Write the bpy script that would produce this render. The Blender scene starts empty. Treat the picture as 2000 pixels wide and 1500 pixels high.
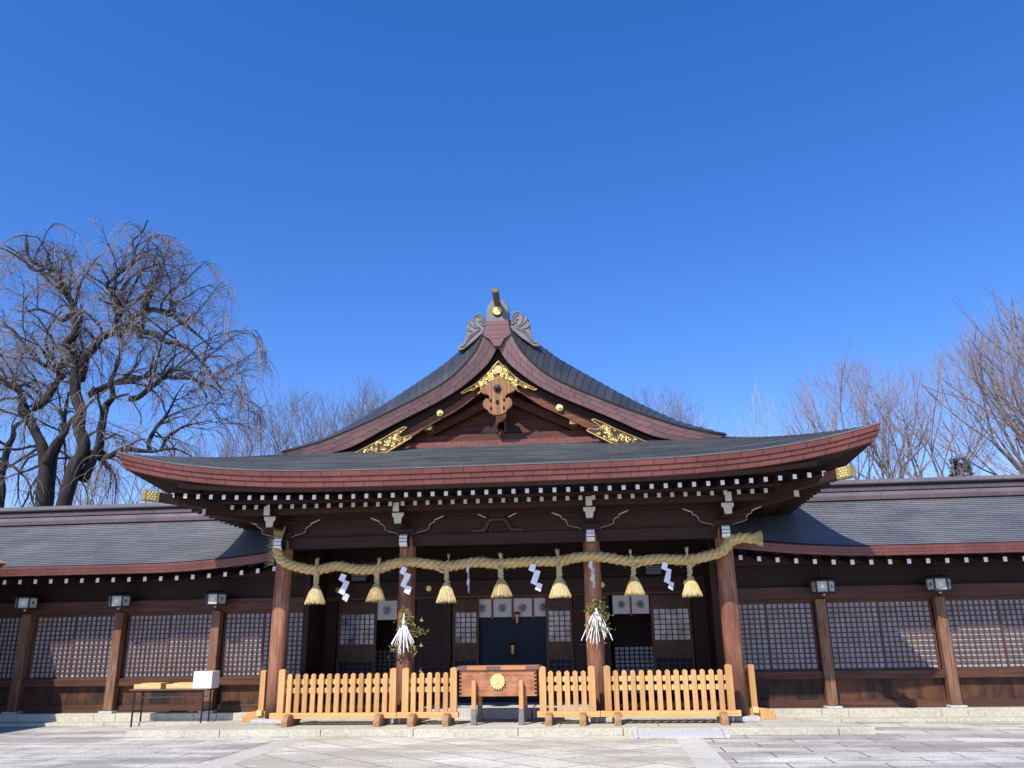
import bpy, bmesh, math, random
from mathutils import Vector, Matrix
R = math.radians
rnd = random.Random(7)
scene = bpy.context.scene
COL = scene.collection

# ------------------------------------------------------------------ camera
cam_d = bpy.data.cameras.new('camera')
cam = bpy.data.objects.new('camera', cam_d)
COL.objects.link(cam)
scene.camera = cam
yw, pt, rl = R(5.79), R(17.59), R(0.85)
fwd = Vector((-math.sin(yw)*math.cos(pt), math.cos(yw)*math.cos(pt), math.sin(pt)))
rt = Vector((math.cos(yw), math.sin(yw), 0))
up = rt.cross(fwd)
r2 = rt*math.cos(rl) - up*math.sin(rl)
u2 = rt*math.sin(rl) + up*math.cos(rl)
m = Matrix((r2, u2, -fwd)).transposed().to_4x4()
m.translation = Vector((2.2, 0, 1.7))
cam.matrix_world = m
cam_d.sensor_width = 36
cam_d.lens = 1590/2000*36
cam_d.clip_start = 0.1
cam_d.clip_end = 3000
# ------------------------------------------------------------------ sky, sun, exposure
SUN = Vector((-0.40, -0.87, 1.0)).normalized()      # direction towards the sun
el = math.asin(SUN.z)
az = math.atan2(SUN.x, SUN.y)
world = bpy.data.worlds.new('World')
scene.world = world
world.use_nodes = True
wt = world.node_tree
bg = wt.nodes['Background']
sky = wt.nodes.new('ShaderNodeTexSky')
sky.sky_type = 'NISHITA'
sky.sun_disc = False
sky.sun_elevation = el
sky.sun_rotation = az
sky.altitude = 600
sky.air_density = 1.3
sky.dust_density = 0.2
sky.ozone_density = 4.0
hs = wt.nodes.new('ShaderNodeHueSaturation')
hs.inputs['Saturation'].default_value = 1.3
wt.links.new(sky.outputs[0], hs.inputs['Color'])
tn = wt.nodes.new('ShaderNodeMix')
tn.data_type = 'RGBA'; tn.blend_type = 'MULTIPLY'; tn.inputs[0].default_value = 1.0
tn.inputs[7].default_value = (0.99, 0.88, 1.2, 1)
wt.links.new(hs.outputs[0], tn.inputs[6])
wt.links.new(tn.outputs[2], bg.inputs[0])
bg.inputs[1].default_value = 0.122
sl = bpy.data.lights.new('sun', 'SUN')
sl.energy = 4.1
sl.angle = R(0.53)
sl.color = (1.0, 0.93, 0.82)
so = bpy.data.objects.new('sun', sl)
COL.objects.link(so)
so.rotation_euler = SUN.to_track_quat('Z', 'Y').to_euler()
so.location = (-20, -30, 40)
scene.view_settings.view_transform = 'Standard'
scene.view_settings.look = 'None'
scene.view_settings.exposure = 0.48
scene.view_settings.gamma = 1.0
scene.cycles.max_bounces = 6
scene.cycles.diffuse_bounces = 3

# ------------------------------------------------------------------ materials
def nmat(name, rough=0.6, metal=0.0, spec=0.5):
    m = bpy.data.materials.new(name)
    m.use_nodes = True
    b = m.node_tree.nodes['Principled BSDF']
    b.inputs['Roughness'].default_value = rough
    b.inputs['Metallic'].default_value = metal
    b.inputs['Specular IOR Level'].default_value = spec
    return m, m.node_tree, b
def C4(c): return (c[0], c[1], c[2], 1)
def noise(nt, vec, scale, detail=4, rough=0.55):
    n = nt.nodes.new('ShaderNodeTexNoise')
    n.inputs['Scale'].default_value = scale
    n.inputs['Detail'].default_value = detail
    n.inputs['Roughness'].default_value = rough
    if vec is not None: nt.links.new(vec, n.inputs['Vector'])
    return n
def ramp(nt, fac, stops):
    r = nt.nodes.new('ShaderNodeValToRGB')
    e = r.color_ramp.elements
    while len(e) < len(stops): e.new(0.5)
    for i, (p, c) in enumerate(stops):
        e[i].position = p; e[i].color = C4(c)
    nt.links.new(fac, r.inputs[0])
    return r
def mix(nt, fac, a, b, mode='MIX'):
    x = nt.nodes.new('ShaderNodeMix')
    x.data_type = 'RGBA'; x.blend_type = mode
    for s, v in ((x.inputs[0], fac), (x.inputs[6], a), (x.inputs[7], b)):
        if isinstance(v, (int, float)): s.default_value = v
        elif isinstance(v, tuple): s.default_value = C4(v)
        else: nt.links.new(v, s)
    return x.outputs[2]
def mapping(nt, coord='Object', scale=(1, 1, 1), rot=(0, 0, 0), loc=(0, 0, 0)):
    t = nt.nodes.new('ShaderNodeTexCoord')
    p = nt.nodes.new('ShaderNodeMapping')
    p.inputs['Scale'].default_value = scale
    p.inputs['Rotation'].default_value = rot
    p.inputs['Location'].default_value = loc
    nt.links.new(t.outputs[coord], p.inputs[0])
    return p.outputs[0]
def bump(nt, b, h, dist=0.01, strength=0.6):
    n = nt.nodes.new('ShaderNodeBump')
    n.inputs['Distance'].default_value = dist
    n.inputs['Strength'].default_value = strength
    nt.links.new(h, n.inputs['Height'])
    nt.links.new(n.outputs[0], b.inputs['Normal'])
def wood(name, c1, c2, axis='x', rough=0.6, sc=6, blotch=None, bamt=0.5, bscale=0.7, bstretch=1, spec=0.3, rndv=0):
    m, nt, b = nmat(name, rough, spec=spec)
    s = {'x': (0.05, 1, 1), 'y': (1, 0.05, 1), 'z': (1, 1, 0.05)}[axis]
    v = mapping(nt, 'Object', s)
    n = noise(nt, v, sc*4, 6, 0.65)
    r = ramp(nt, n.outputs[0], [(0.3, c1), (0.72, c2)])
    col = r.outputs[0]
    if blotch:
        s2 = {'x': (1/bstretch, 1, 1), 'y': (1, 1/bstretch, 1), 'z': (1, 1, 1/bstretch)}[axis]
        v2 = mapping(nt, 'Object', s2, loc=(3.1, 7.7, 1.3))
        n2 = noise(nt, v2, bscale*3, 5, 0.6)
        r2_ = ramp(nt, n2.outputs[0], [(0.42, (0, 0, 0)), (0.62, (bamt, bamt, bamt))])
        col = mix(nt, r2_.outputs[0], col, blotch)
    if rndv:
        oi = nt.nodes.new('ShaderNodeObjectInfo')
        rv = ramp(nt, oi.outputs['Random'], [(0.0, (1-rndv, 1-rndv*1.1, 1-rndv*1.3)), (0.5, (1, 1, 1)), (1.0, (1+rndv*.6, 1+rndv*.7, 1+rndv*.9))])
        col = mix(nt, 1.0, col, rv.outputs[0], 'MULTIPLY')
        vk = mapping(nt, 'Object', (9, 9, 2.2)); vo = nt.nodes.new('ShaderNodeTexVoronoi'); nt.links.new(vk, vo.inputs['Vector'])
        kn = ramp(nt, vo.outputs['Distance'], [(0.06, (0.45, 0.35, 0.3)), (0.13, (1, 1, 1))])
        col = mix(nt, 0.8, col, kn.outputs[0], 'MULTIPLY')
    nt.links.new(col, b.inputs['Base Color'])
    bump(nt, b, n.outputs[0], 0.006, 0.5)
    return m
def plain(name, c, rough=0.6, metal=0.0, var=0.12, sc=8, bumpd=0.0, spec=0.4):
    m, nt, b = nmat(name, rough, metal, spec)
    v = mapping(nt, 'Object')
    n = noise(nt, v, sc, 5)
    lo = tuple(x*(1-var) for x in c); hi = tuple(min(1, x*(1+var)) for x in c)
    r = ramp(nt, n.outputs[0], [(0.3, lo), (0.7, hi)])
    nt.links.new(r.outputs[0], b.inputs['Base Color'])
    if bumpd: bump(nt, b, n.outputs[0], bumpd, 0.6)
    return m
def shingle(name, c1, c2, mortar, rowh, width, rough=0.5, spec=0.5, msize=0.006, blotch=None, metal=0.0, grain=0.0015, streak=0):
    m, nt, b = nmat(name, rough, metal, spec)
    v = mapping(nt, 'UV')
    br = nt.nodes.new('ShaderNodeTexBrick')
    br.inputs['Scale'].default_value = 1
    br.inputs['Brick Width'].default_value = width
    br.inputs['Row Height'].default_value = rowh
    br.inputs['Mortar Size'].default_value = msize
    br.inputs['Mortar Smooth'].default_value = 0.1
    br.inputs['Color1'].default_value = C4(c1)
    br.inputs['Color2'].default_value = C4(c2)
    br.inputs['Mortar'].default_value = C4(mortar)
    br.offset = 0.37
    nt.links.new(v, br.inputs['Vector'])
    col = br.outputs['Color']
    v2 = mapping(nt, 'Object')
    n = noise(nt, v2, 1.1, 6, 0.6)
    k = ramp(nt, n.outputs[0], [(0.3, (0.78, 0.78, 0.8)), (0.7, (1.15, 1.12, 1.1))])
    col = mix(nt, 1.0, col, k.outputs[0], 'MULTIPLY')
    if streak:
        vs_ = mapping(nt, 'UV', (0.45, 5.0, 1))
        ns_ = noise(nt, vs_, 1.0, 4, 0.8)
        ks_ = ramp(nt, ns_.outputs[0], [(0.38, (1-streak,)*3), (0.62, (1+streak,)*3)])
        col = mix(nt, 1.0, col, ks_.outputs[0], 'MULTIPLY')
    if blotch:
        n2 = noise(nt, v2, 0.5, 6, 0.7)
        r2_ = ramp(nt, n2.outputs[0], [(0.5, (0, 0, 0)), (0.7, (0.3, 0.3, 0.3))])
        col = mix(nt, r2_.outputs[0], col, blotch)
    nt.links.new(col, b.inputs['Base Color'])
    n3 = noise(nt, v2, 45, 3, 0.6)
    bump(nt, b, n3.outputs[0], grain, 0.8)
    return m
def granite(name, base, var=0.25, rough=0.8, joints=None, rot=0, wet=None, wetcol=(0.1, 0.1, 0.115), off=(0, 0, 0), tint=None, speck=0.5):
    m, nt, b = nmat(name, rough, spec=0.3)
    v = mapping(nt, 'Object')
    sp = noise(nt, v, 24, 6, 0.9)
    n = noise(nt, v, 0.8, 6, 0.6)
    c = ramp(nt, n.outputs[0], [(0.3, tuple(x*(1-var) for x in base)), (0.7, tuple(min(1, x*(1+var)) for x in base))])
    s = ramp(nt, sp.outputs[0], [(0.38, (0.35, 0.35, 0.37)), (0.5, (0.98, 0.98, 0.98)), (0.64, (1.5, 1.5, 1.47))])
    col = mix(nt, speck, c.outputs[0], s.outputs[0], 'MULTIPLY')
    h = sp.outputs[0]
    if joints:
        vj = mapping(nt, 'Object', (1, 1, 1), (0, 0, rot), off)
        br = nt.nodes.new('ShaderNodeTexBrick')
        br.inputs['Scale'].default_value = 1
        br.inputs['Brick Width'].default_value = joints[0]
        br.inputs['Row Height'].default_value = joints[1]
        br.inputs['Mortar Size'].default_value = joints[2]
        br.inputs['Mortar Smooth'].default_value = 0.15
        br.inputs['Color1'].default_value = (1, 1, 1, 1)
        br.inputs['Color2'].default_value = (0.66, 0.66, 0.64, 1) if tint is None else C4(tint)
        br.inputs['Mortar'].default_value = (0.14, 0.12, 0.1, 1)
        nt.links.new(vj, br.inputs['Vector'])
        col = mix(nt, 1.0, col, br.outputs['Color'], 'MULTIPLY')
    if wet:
        vw = mapping(nt, 'Object', (0.3, 1.15, 1), loc=(wet[1], wet[2], 0))
        nw = noise(nt, vw, wet[0], 6, 0.72)
        rw = ramp(nt, nw.outputs[0], [(0.47, (0, 0, 0)), (0.53, (0.75, 0.75, 0.75)), (0.7, (0.95, 0.95, 0.95))])
        col = mix(nt, rw.outputs[0], col, mix(nt, 0.35, wetcol, col))
    nt.links.new(col, b.inputs['Base Color'])
    bump(nt, b, h, 0.004, 0.5)
    return m

W_PILLAR = wood('pillar_wood', (0.17, 0.06, 0.03), (0.62, 0.3, 0.16), 'z', 0.55, 6, (0.13, 0.05, 0.035), 0.85, 0.5, 3, spec=0.3)
_nt = W_PILLAR.node_tree
_b = _nt.nodes['Principled BSDF']
_src = _b.inputs['Base Color'].links[0].from_socket
_v = mapping(_nt, 'Object')
_sp = _nt.nodes.new('ShaderNodeSeparateXYZ'); _nt.links.new(_v, _sp.inputs[0])
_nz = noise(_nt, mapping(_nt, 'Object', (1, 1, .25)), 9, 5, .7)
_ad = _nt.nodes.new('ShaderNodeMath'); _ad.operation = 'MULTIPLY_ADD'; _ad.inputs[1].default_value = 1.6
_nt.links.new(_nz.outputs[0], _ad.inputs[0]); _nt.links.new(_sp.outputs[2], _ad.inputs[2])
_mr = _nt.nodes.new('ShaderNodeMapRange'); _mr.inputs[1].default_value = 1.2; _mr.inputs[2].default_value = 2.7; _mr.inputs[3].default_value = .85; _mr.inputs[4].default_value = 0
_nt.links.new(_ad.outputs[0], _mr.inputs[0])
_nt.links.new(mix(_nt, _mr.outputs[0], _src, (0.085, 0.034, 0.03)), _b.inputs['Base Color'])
W_POST = wood('post_wood', (0.06, 0.028, 0.018), (0.36, 0.19, 0.11), 'z', 0.6, 9, (0.13, 0.045, 0.022), 0.85, 0.7, 5)
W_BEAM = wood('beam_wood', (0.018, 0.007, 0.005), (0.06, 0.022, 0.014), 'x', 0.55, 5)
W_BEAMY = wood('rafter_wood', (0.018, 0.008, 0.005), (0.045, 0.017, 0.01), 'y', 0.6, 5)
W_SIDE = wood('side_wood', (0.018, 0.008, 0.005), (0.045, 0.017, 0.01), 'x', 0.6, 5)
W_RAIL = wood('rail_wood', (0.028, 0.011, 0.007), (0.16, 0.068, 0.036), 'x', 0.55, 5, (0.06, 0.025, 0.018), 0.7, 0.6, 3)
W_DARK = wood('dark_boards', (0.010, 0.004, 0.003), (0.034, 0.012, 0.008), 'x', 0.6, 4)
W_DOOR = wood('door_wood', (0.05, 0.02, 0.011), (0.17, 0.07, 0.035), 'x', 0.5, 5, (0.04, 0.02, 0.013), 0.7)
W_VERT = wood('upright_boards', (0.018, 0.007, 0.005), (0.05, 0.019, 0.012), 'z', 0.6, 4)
W_LATT = wood('lattice_wood', (0.06, 0.024, 0.016), (0.15, 0.062, 0.038), 'z', 0.6, 5)
W_SKIRT = wood('stained_boards', (0.010, 0.007, 0.007), (0.04, 0.021, 0.016), 'z', 0.6, 3, (0.15, 0.06, 0.025), 0.75, 0.8, 2.6)
W_GABLE = wood('gable_wood', (0.03, 0.010, 0.006), (0.15, 0.047, 0.022), 'x', 0.55, 5)
W_HAFU = wood('bargeboard_wood', (0.05, 0.017, 0.009), (0.24, 0.085, 0.038), 'x', 0.5, 5)
W_GEGYO = wood('pendant_wood', (0.12, 0.05, 0.022), (0.46, 0.22, 0.1), 'z', 0.6, 6)
W_FENCE = wood('fence_wood', (0.5, 0.24, 0.075), (0.76, 0.44, 0.17), 'z', 0.5, 5, (0.46, 0.25, 0.11), 0.6, 1.2, 4, rndv=0.2)
W_FRAIL = wood('fence_rail_wood', (0.72, 0.44, 0.17), (0.85, 0.6, 0.27), 'x', 0.5, 4)
W_FBEAM = wood('fence_beam_wood', (0.6, 0.3, 0.1), (0.8, 0.48, 0.19), 'x', 0.5, 4)
W_FOOT = wood('fence_foot_wood', (0.27, 0.14, 0.06), (0.5, 0.28, 0.13), 'y', 0.65, 5, (0.14, 0.09, 0.06), 0.5)
W_BOX = wood('offertory_wood', (0.15, 0.05, 0.025), (0.5, 0.21, 0.1), 'x', 0.5, 5, (0.55, 0.27, 0.14), 0.6, 1.4)
W_ORANGE = wood('pale_orange_wood', (0.4, 0.17, 0.07), (0.6, 0.29, 0.12), 'x', 0.5, 5)
W_PURPLE = wood('metal_shod_wood', (0.14, 0.085, 0.085), (0.2, 0.13, 0.125), 'x', 0.45, 5)
W_TRAY = wood('tray_wood', (0.62, 0.4, 0.14), (0.76, 0.53, 0.22), 'x', 0.5, 4)
WHITE = plain('white_paint', (0.8, 0.8, 0.78), 0.6, var=0.04)
CREAM = plain('cream_paint', (0.6, 0.57, 0.47), 0.65, var=0.08)
PAPER = plain('paper', (0.86, 0.87, 0.9), 0.7, var=0.03)
SHOJI = plain('screen_paper', (0.4, 0.405, 0.41), 0.45, var=0.22, sc=2.2)
CLOTH = plain('curtain_cloth', (0.62, 0.6, 0.58), 0.85, var=0.05)
REDRIB = plain('red_ribbon', (0.3, 0.06, 0.05), 0.7)
BLACK = plain('black_ink', (0.015, 0.015, 0.017), 0.7)
VOID = plain('dark_hole', (0.012, 0.009, 0.008), 0.9)
GOLD = plain('gold_leaf', (0.92, 0.66, 0.22), 0.34, 0.85, var=0.12, sc=20)
GOLDP = plain('pale_gold', (0.85, 0.7, 0.3), 0.5, 0.3, var=0.08, sc=12)
GOLDA = plain('antique_gold', (0.5, 0.38, 0.13), 0.42, 0.6, var=.25, sc=25)
GOLDD = plain('dark_gilding', (0.05, 0.032, 0.018), 0.5, 0.3)
IRON = plain('black_iron', (0.03, 0.032, 0.036), 0.45, 0.4)
ONI = plain('grey_bronze', (0.16, 0.155, 0.155), 0.5, 0.15, var=0.18, sc=6, bumpd=0.003)
GLASSD = plain('dark_glass', (0.008, 0.015, 0.032), 0.35, 0.0, var=.3, sc=1.5, spec=0.12)
PANEG = plain('pane_glass', (0.3, 0.34, 0.4), 0.12, 0.0, var=0.93, sc=3.2, spec=0.8)  # strong light and dark patches paint uneven sky reflections into the pane colour
LAMPG = plain('lamp_panel', (0.5, 0.52, 0.54), 0.3, var=0.04)
STRAW = wood('straw', (0.34, 0.22, 0.075), (0.84, 0.62, 0.28), 'x', 0.8, 9)
STRAWT = wood('tassel_straw', (0.34, 0.26, 0.11), (0.78, 0.64, 0.33), 'z', 0.75, 9)
LEAF = plain('evergreen_leaf', (0.15, 0.15, 0.035), 0.45, var=0.5, sc=14)
LEAFD = plain('dark_needles', (0.03, 0.05, 0.02), 0.6, var=0.4)
GLOW = plain('amber_glow', (0.22, 0.1, 0.035), 0.5)
GLOW.node_tree.nodes['Principled BSDF'].inputs['Emission Color'].default_value = (1, .45, .15, 1)
GLOW.node_tree.nodes['Principled BSDF'].inputs['Emission Strength'].default_value = 0.12
CARD = plain('white_carton', (0.8, 0.8, 0.8), 0.6, var=0.03)
SHOE = plain('weathered_shoe', (0.2, 0.185, 0.165), 0.5, 0.2, var=.25)
STEEL = plain('grey_steel', (0.22, 0.22, 0.24), 0.4, 0.4)
FASCIA = shingle('maroon_copper', (0.165, 0.055, 0.047), (0.2, 0.068, 0.056), (0.025, 0.007, 0.006), 0.11, 0.42, 0.5, 0.3, 0.007)
VERGEM = shingle('maroon_verge', (0.15, 0.075, 0.072), (0.22, 0.112, 0.108), (0.03, 0.012, 0.012), 0.19, 0.42, 0.42, 0.7, 0.009, grain=0.003)
ROOFM = shingle('charcoal_shingle', (0.035, 0.038, 0.042), (0.05, 0.055, 0.06), (0.008, 0.009, 0.012), 0.3, 9.0, 0.42, 0.5, 0.016, blotch=(0.06, 0.058, 0.05))
ROOFS = shingle('charcoal_skirt_shingle', (0.07, 0.08, 0.083), (0.12, 0.135, 0.138), (0.02, 0.022, 0.024), 0.13, 0.45, 0.5, 0.4, 0.006, blotch=(0.1, 0.098, 0.09), streak=0.6)
WROOFM = shingle('grey_shingle', (0.15, 0.155, 0.16), (0.19, 0.195, 0.2), (0.02, 0.022, 0.027), 0.131, 0.6, 0.42, 0.5, 0.006, blotch=(0.22, 0.21, 0.185), streak=0.14)
RIDGEM = shingle('ridge_copper', (0.16, 0.14, 0.145), (0.19, 0.165, 0.17), (0.09, 0.06, 0.06), 10, 0.6, 0.4, 0.6, 0.006)
COPPER = plain('bright_copper', (0.6, 0.33, 0.17), 0.45, 0.2, var=0.25)
STONE_L = granite('apron_granite', (0.54, 0.51, 0.42), 0.1, 0.8, (1.9, 0.9, 0.008), 0, None, off=(0.6, 0.28, 0), tint=(0.86, 0.86, 0.84))
KERB = granite('kerb_granite', (0.5, 0.47, 0.37), 0.12)
STONE_W = granite('white_granite', (0.5, 0.5, 0.5), 0.12)
PAVE = granite('paving_granite', (0.66, 0.63, 0.56), 0.2, 0.7, (1.35, 0.62, 0.013), 0, (0.75, 4.0, 2.2), (0.16, 0.14, 0.135), tint=(.78, .77, .75), speck=0.8)
PAVED = granite('diagonal_paving', (0.74, 0.7, 0.6), 0.14, 0.7, (1.3, 0.75, 0.013), R(45), (0.9, 9.0, 3.0), (0.3, 0.27, 0.22), tint=(.8, .77, .7), speck=0.7)
STRIP = granite('border_granite', (0.66, 0.63, 0.55), 0.1, 0.8, (9.0, 0.0 + 1.5, 0.008), R(90))
BARKD = plain('dark_bark', (0.028, 0.023, 0.021), 0.9, var=0.5, sc=12, bumpd=0.03)
TWIG = plain('grey_brown_twig', (0.2, 0.165, 0.145), 0.9, var=0.3)
BARKP = plain('pale_bark', (0.2, 0.165, 0.14), 0.9, var=0.3)
TWIGR = plain('reddish_twig', (0.26, 0.2, 0.18), 0.9, var=0.3)
BARKW = plain('silver_bark', (0.33, 0.31, 0.3), 0.85, var=0.2)

# ------------------------------------------------------------------ mesh builder
class MB:
    def __init__(s): s.v = []; s.f = []; s.m = []; s.uv = []
    def add(s, vs, fs, mi=0, uvs=None):
        o = len(s.v); s.v += [tuple(v) for v in vs]
        for k, f in enumerate(fs):
            s.f.append(tuple(i+o for i in f)); s.m.append(mi)
            s.uv.append(uvs[k] if uvs else None)
        return s
    def box(s, x0, x1, y0, y1, z0, z1, mi=0, T=None):
        vs = [Vector((x, y, z)) for z in (z0, z1) for x, y in ((x0, y0), (x1, y0), (x1, y1), (x0, y1))]
        if T: vs = [T @ v for v in vs]
        return s.add(vs, [(0, 3, 2, 1), (4, 5, 6, 7), (0, 1, 5, 4), (1, 2, 6, 5), (2, 3, 7, 6), (3, 0, 4, 7)], mi)
    def hexa(s, p, mi=0, mf=None):
        fs = [(0, 3, 2, 1), (4, 5, 6, 7), (0, 1, 5, 4), (1, 2, 6, 5), (2, 3, 7, 6), (3, 0, 4, 7)]
        for k, f in enumerate(fs): pass
        o = len(s.v); s.v += [tuple(q) for q in p]
        for k, f in enumerate(fs):
            s.f.append(tuple(i+o for i in f)); s.m.append(mf.get(k, mi) if mf else mi); s.uv.append(None)
        return s
    def prism(s, pts, y0, y1, mi=0, axis='y', T=None, fmi=None):
        n = len(pts)
        def P(p, d):
            q = {'y': (p[0], d, p[1]), 'z': (p[0], p[1], d), 'x': (d, p[0], p[1])}[axis]
            return T @ Vector(q) if T else Vector(q)
        vs = [P(p, y0) for p in pts] + [P(p, y1) for p in pts]
        s.add(vs, [tuple(range(n))], mi if fmi is None else fmi)
        o = len(s.v) - 2*n
        s.f.append(tuple(o+n+i for i in reversed(range(n)))); s.m.append(mi); s.uv.append(None)
        for i in range(n):
            j = (i+1) % n
            s.f.append((o+i, o+n+i, o+n+j, o+j)); s.m.append(mi); s.uv.append(None)
        return s
    def tube(s, path, rad, n=6, mi=0, caps=True):
        path = [Vector(p) for p in path]
        if not isinstance(rad, (list, tuple)): rad = [rad]*len(path)
        o = len(s.v); k = len(path)
        ref = None
        for i in range(k):
            t = (path[min(i+1, k-1)] - path[max(i-1, 0)])
            if t.length < 1e-9: t = Vector((0, 0, 1))
            t.normalize()
            if ref is None:
                ref = t.orthogonal().normalized()
            a = (ref - t*ref.dot(t))
            a = a.normalized() if a.length > 1e-6 else t.orthogonal().normalized()
            ref = a; b = t.cross(a)
            for j in range(n):
                g = 2*math.pi*j/n
                s.v.append(tuple(path[i] + (a*math.cos(g) + b*math.sin(g))*rad[i]))
        for i in range(k-1):
            for j in range(n):
                q = (j+1) % n
                s.f.append((o+i*n+j, o+i*n+q, o+(i+1)*n+q, o+(i+1)*n+j)); s.m.append(mi); s.uv.append(None)
        if caps and n > 2:
            s.f.append(tuple(o+j for j in reversed(range(n)))); s.m.append(mi); s.uv.append(None)
            s.f.append(tuple(o+(k-1)*n+j for j in range(n))); s.m.append(mi); s.uv.append(None)
        return s
    def disc(s, c, r, y0, y1, n=24, mi=0):
        return s.prism([(c[0]+r*math.cos(2*math.pi*i/n), c[1]+r*math.sin(2*math.pi*i/n)) for i in range(n)], y0, y1, mi)
    def lathe(s, prof, cx, cy, n=20, mi=0):
        o = len(s.v); k = len(prof)
        for r, z in prof:
            for j in range(n):
                g = 2*math.pi*j/n
                s.v.append((cx+r*math.cos(g), cy+r*math.sin(g), z))
        for i in range(k-1):
            for j in range(n):
                q = (j+1) % n
                s.f.append((o+i*n+j, o+i*n+q, o+(i+1)*n+q, o+(i+1)*n+j)); s.m.append(mi); s.uv.append(None)
        s.f.append(tuple(o+j for j in reversed(range(n)))); s.m.append(mi); s.uv.append(None)
        s.f.append(tuple(o+(k-1)*n+j for j in range(n))); s.m.append(mi); s.uv.append(None)
        return s
    def grid(s, rows, mi=0, uvs=None):
        # rows: list of lists of points; uv = metres along row, metres across rows
        nr, nc = len(rows), len(rows[0]); o = len(s.v)
        for r in rows: s.v += [tuple(p) for p in r]
        def uv(i, j): return uvs[i][j] if uvs else None
        for i in range(nr-1):
            for j in range(nc-1):
                s.f.append((o+i*nc+j, o+i*nc+j+1, o+(i+1)*nc+j+1, o+(i+1)*nc+j)); s.m.append(mi)
                s.uv.append([uv(i, j), uv(i, j+1), uv(i+1, j+1), uv(i+1, j)] if uvs else None)
        return s
    def build(s, name, mats, parent=None, origin=None, label=None, bev=0, smooth=False, fixn=True):
        if origin is None: origin = WL[parent.name] if parent else Vector((0, 0, 0))
        origin = Vector(origin)
        me = bpy.data.meshes.new(name)
        me.from_pydata([tuple(Vector(v)-origin) for v in s.v], [], s.f)
        if not isinstance(mats, (list, tuple)): mats = [mats]
        for x in mats: me.materials.append(x)
        me.polygons.foreach_set('material_index', s.m)
        if any(u is not None for u in s.uv):
            ul = me.uv_layers.new(name='UVMap')
            flat = []
            for f, u in zip(s.f, s.uv):
                for k in range(len(f)): flat += list(u[k]) if u else [0.0, 0.0]
            ul.data.foreach_set('uv', flat)
        me.update()
        if fixn:
            bm = bmesh.new(); bm.from_mesh(me)
            bmesh.ops.recalc_face_normals(bm, faces=bm.faces)
            bm.to_mesh(me); bm.free()
        if smooth: me.polygons.foreach_set('use_smooth', [True]*len(me.polygons))
        o = bpy.data.objects.new(name, me)
        COL.objects.link(o)
        if parent:
            o.parent = parent; o.location = origin - WL[parent.name]
        else:
            o.location = origin
        WL[o.name] = origin
        if label: o['label'] = label
        if bev:
            b = o.modifiers.new('bevel', 'BEVEL'); b.width = bev; b.segments = 2; b.limit_method = 'ANGLE'; b.angle_limit = R(40)
        return o
WL = {}
def thing(name, label, cat, loc=(0, 0, 0), group=None):
    o = bpy.data.objects.new(name, None)
    o.empty_display_size = 0.2
    COL.objects.link(o); o.location = loc
    WL[o.name] = Vector(loc)
    o['label'] = label; o['category'] = cat
    if group: o['group'] = group
    return o
def tag(o, label, cat, group=None):
    o['label'] = label; o['category'] = cat
    if group: o['group'] = group
    return o
def struct(o, kind='structure'): o['kind'] = kind; return o
def copy_child(o, parent, loc):
    c = o.copy(); COL.objects.link(c); c.parent = parent; c.location = Vector(loc) - WL[parent.name]; WL[c.name] = Vector(loc)
    for ch in list(o.children):
        d = ch.copy(); COL.objects.link(d); d.parent = c
    return c
def copy_tree(o, parent=None):
    c = o.copy(); COL.objects.link(c); c.parent = parent
    for ch in list(o.children): copy_tree(ch, c)
    return c
def lerp_curve(pts, x):
    if x <= pts[0][0]: return pts[0][1]
    for (a, za), (b, zb) in zip(pts, pts[1:]):
        if x <= b: return za + (zb-za)*(x-a)/(b-a)
    return pts[-1][1]
def smooth_curve(pts, n):
    # Catmull-Rom resample of 2D/3D points
    P = [Vector(p) for p in pts]; P = [P[0]*2-P[1]] + P + [P[-1]*2-P[-2]]
    out = []
    seg = len(P)-3
    for i in range(n+1):
        t = i/n*seg; k = min(int(t), seg-1); u = t-k
        a, b, c, d = P[k:k+4]
        out.append(0.5*((2*b) + (c-a)*u + (2*a-5*b+4*c-d)*u*u + (-a+3*b-3*c+d)*u*u*u))
    return out

# ------------------------------------------------------------------ ground
mb = MB(); mb.add([(-900, -400, 0), (900, -400, 0), (900, 1500, 0), (-900, 1500, 0)], [(0, 1, 2, 3)])
struct(mb.build('ground', PAVE))
mb = MB(); mb.add([(-3.42, -6, .004), (3.42, -6, .004), (3.42, 16.7, .004), (-3.42, 16.7, .004)], [(0, 1, 2, 3)])
struct(mb.build('path', PAVED))
mb = MB()
for a, b in ((-3.92, -3.42), (3.42, 3.9)):
    mb.add([(a, -6, .006), (b, -6, .006), (b, 16.7, .006), (a, 16.7, .006)], [(0, 1, 2, 3)])
struct(mb.build('path_border', STRIP))
# apron: low granite platform in front of the hall, trapezoid with kerb blocks along its front
mb = MB()
mb.prism([(-7.25, 16.92), (7.05, 16.92), (6.05, 18.72), (-6.15, 18.72)], 0.0, 0.13, axis='z')
struct(mb.build('apron', STONE_L))
mb = MB(); x = -7.3; k = 0
while x < 7.05:
    w = min(1.95 + 0.12*math.sin(k*2.3), 7.08-x); k += 1
    mb.box(x, x+w-0.012, 16.6, 16.912, 0.0, 0.132); x += w
struct(mb.build('apron_kerb', KERB, bev=0.012))
mb = MB()
for sx in (-1, 1):
    x = 5.0
    while x < 20:
        w = 2.1
        a, b = sorted((sx*x, sx*(x+w-0.012)))
        mb.box(a, b, 18.95, 19.4, 0.0, 0.075); x += w
struct(mb.build('corridor_kerb', KERB, bev=0.01))

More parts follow.
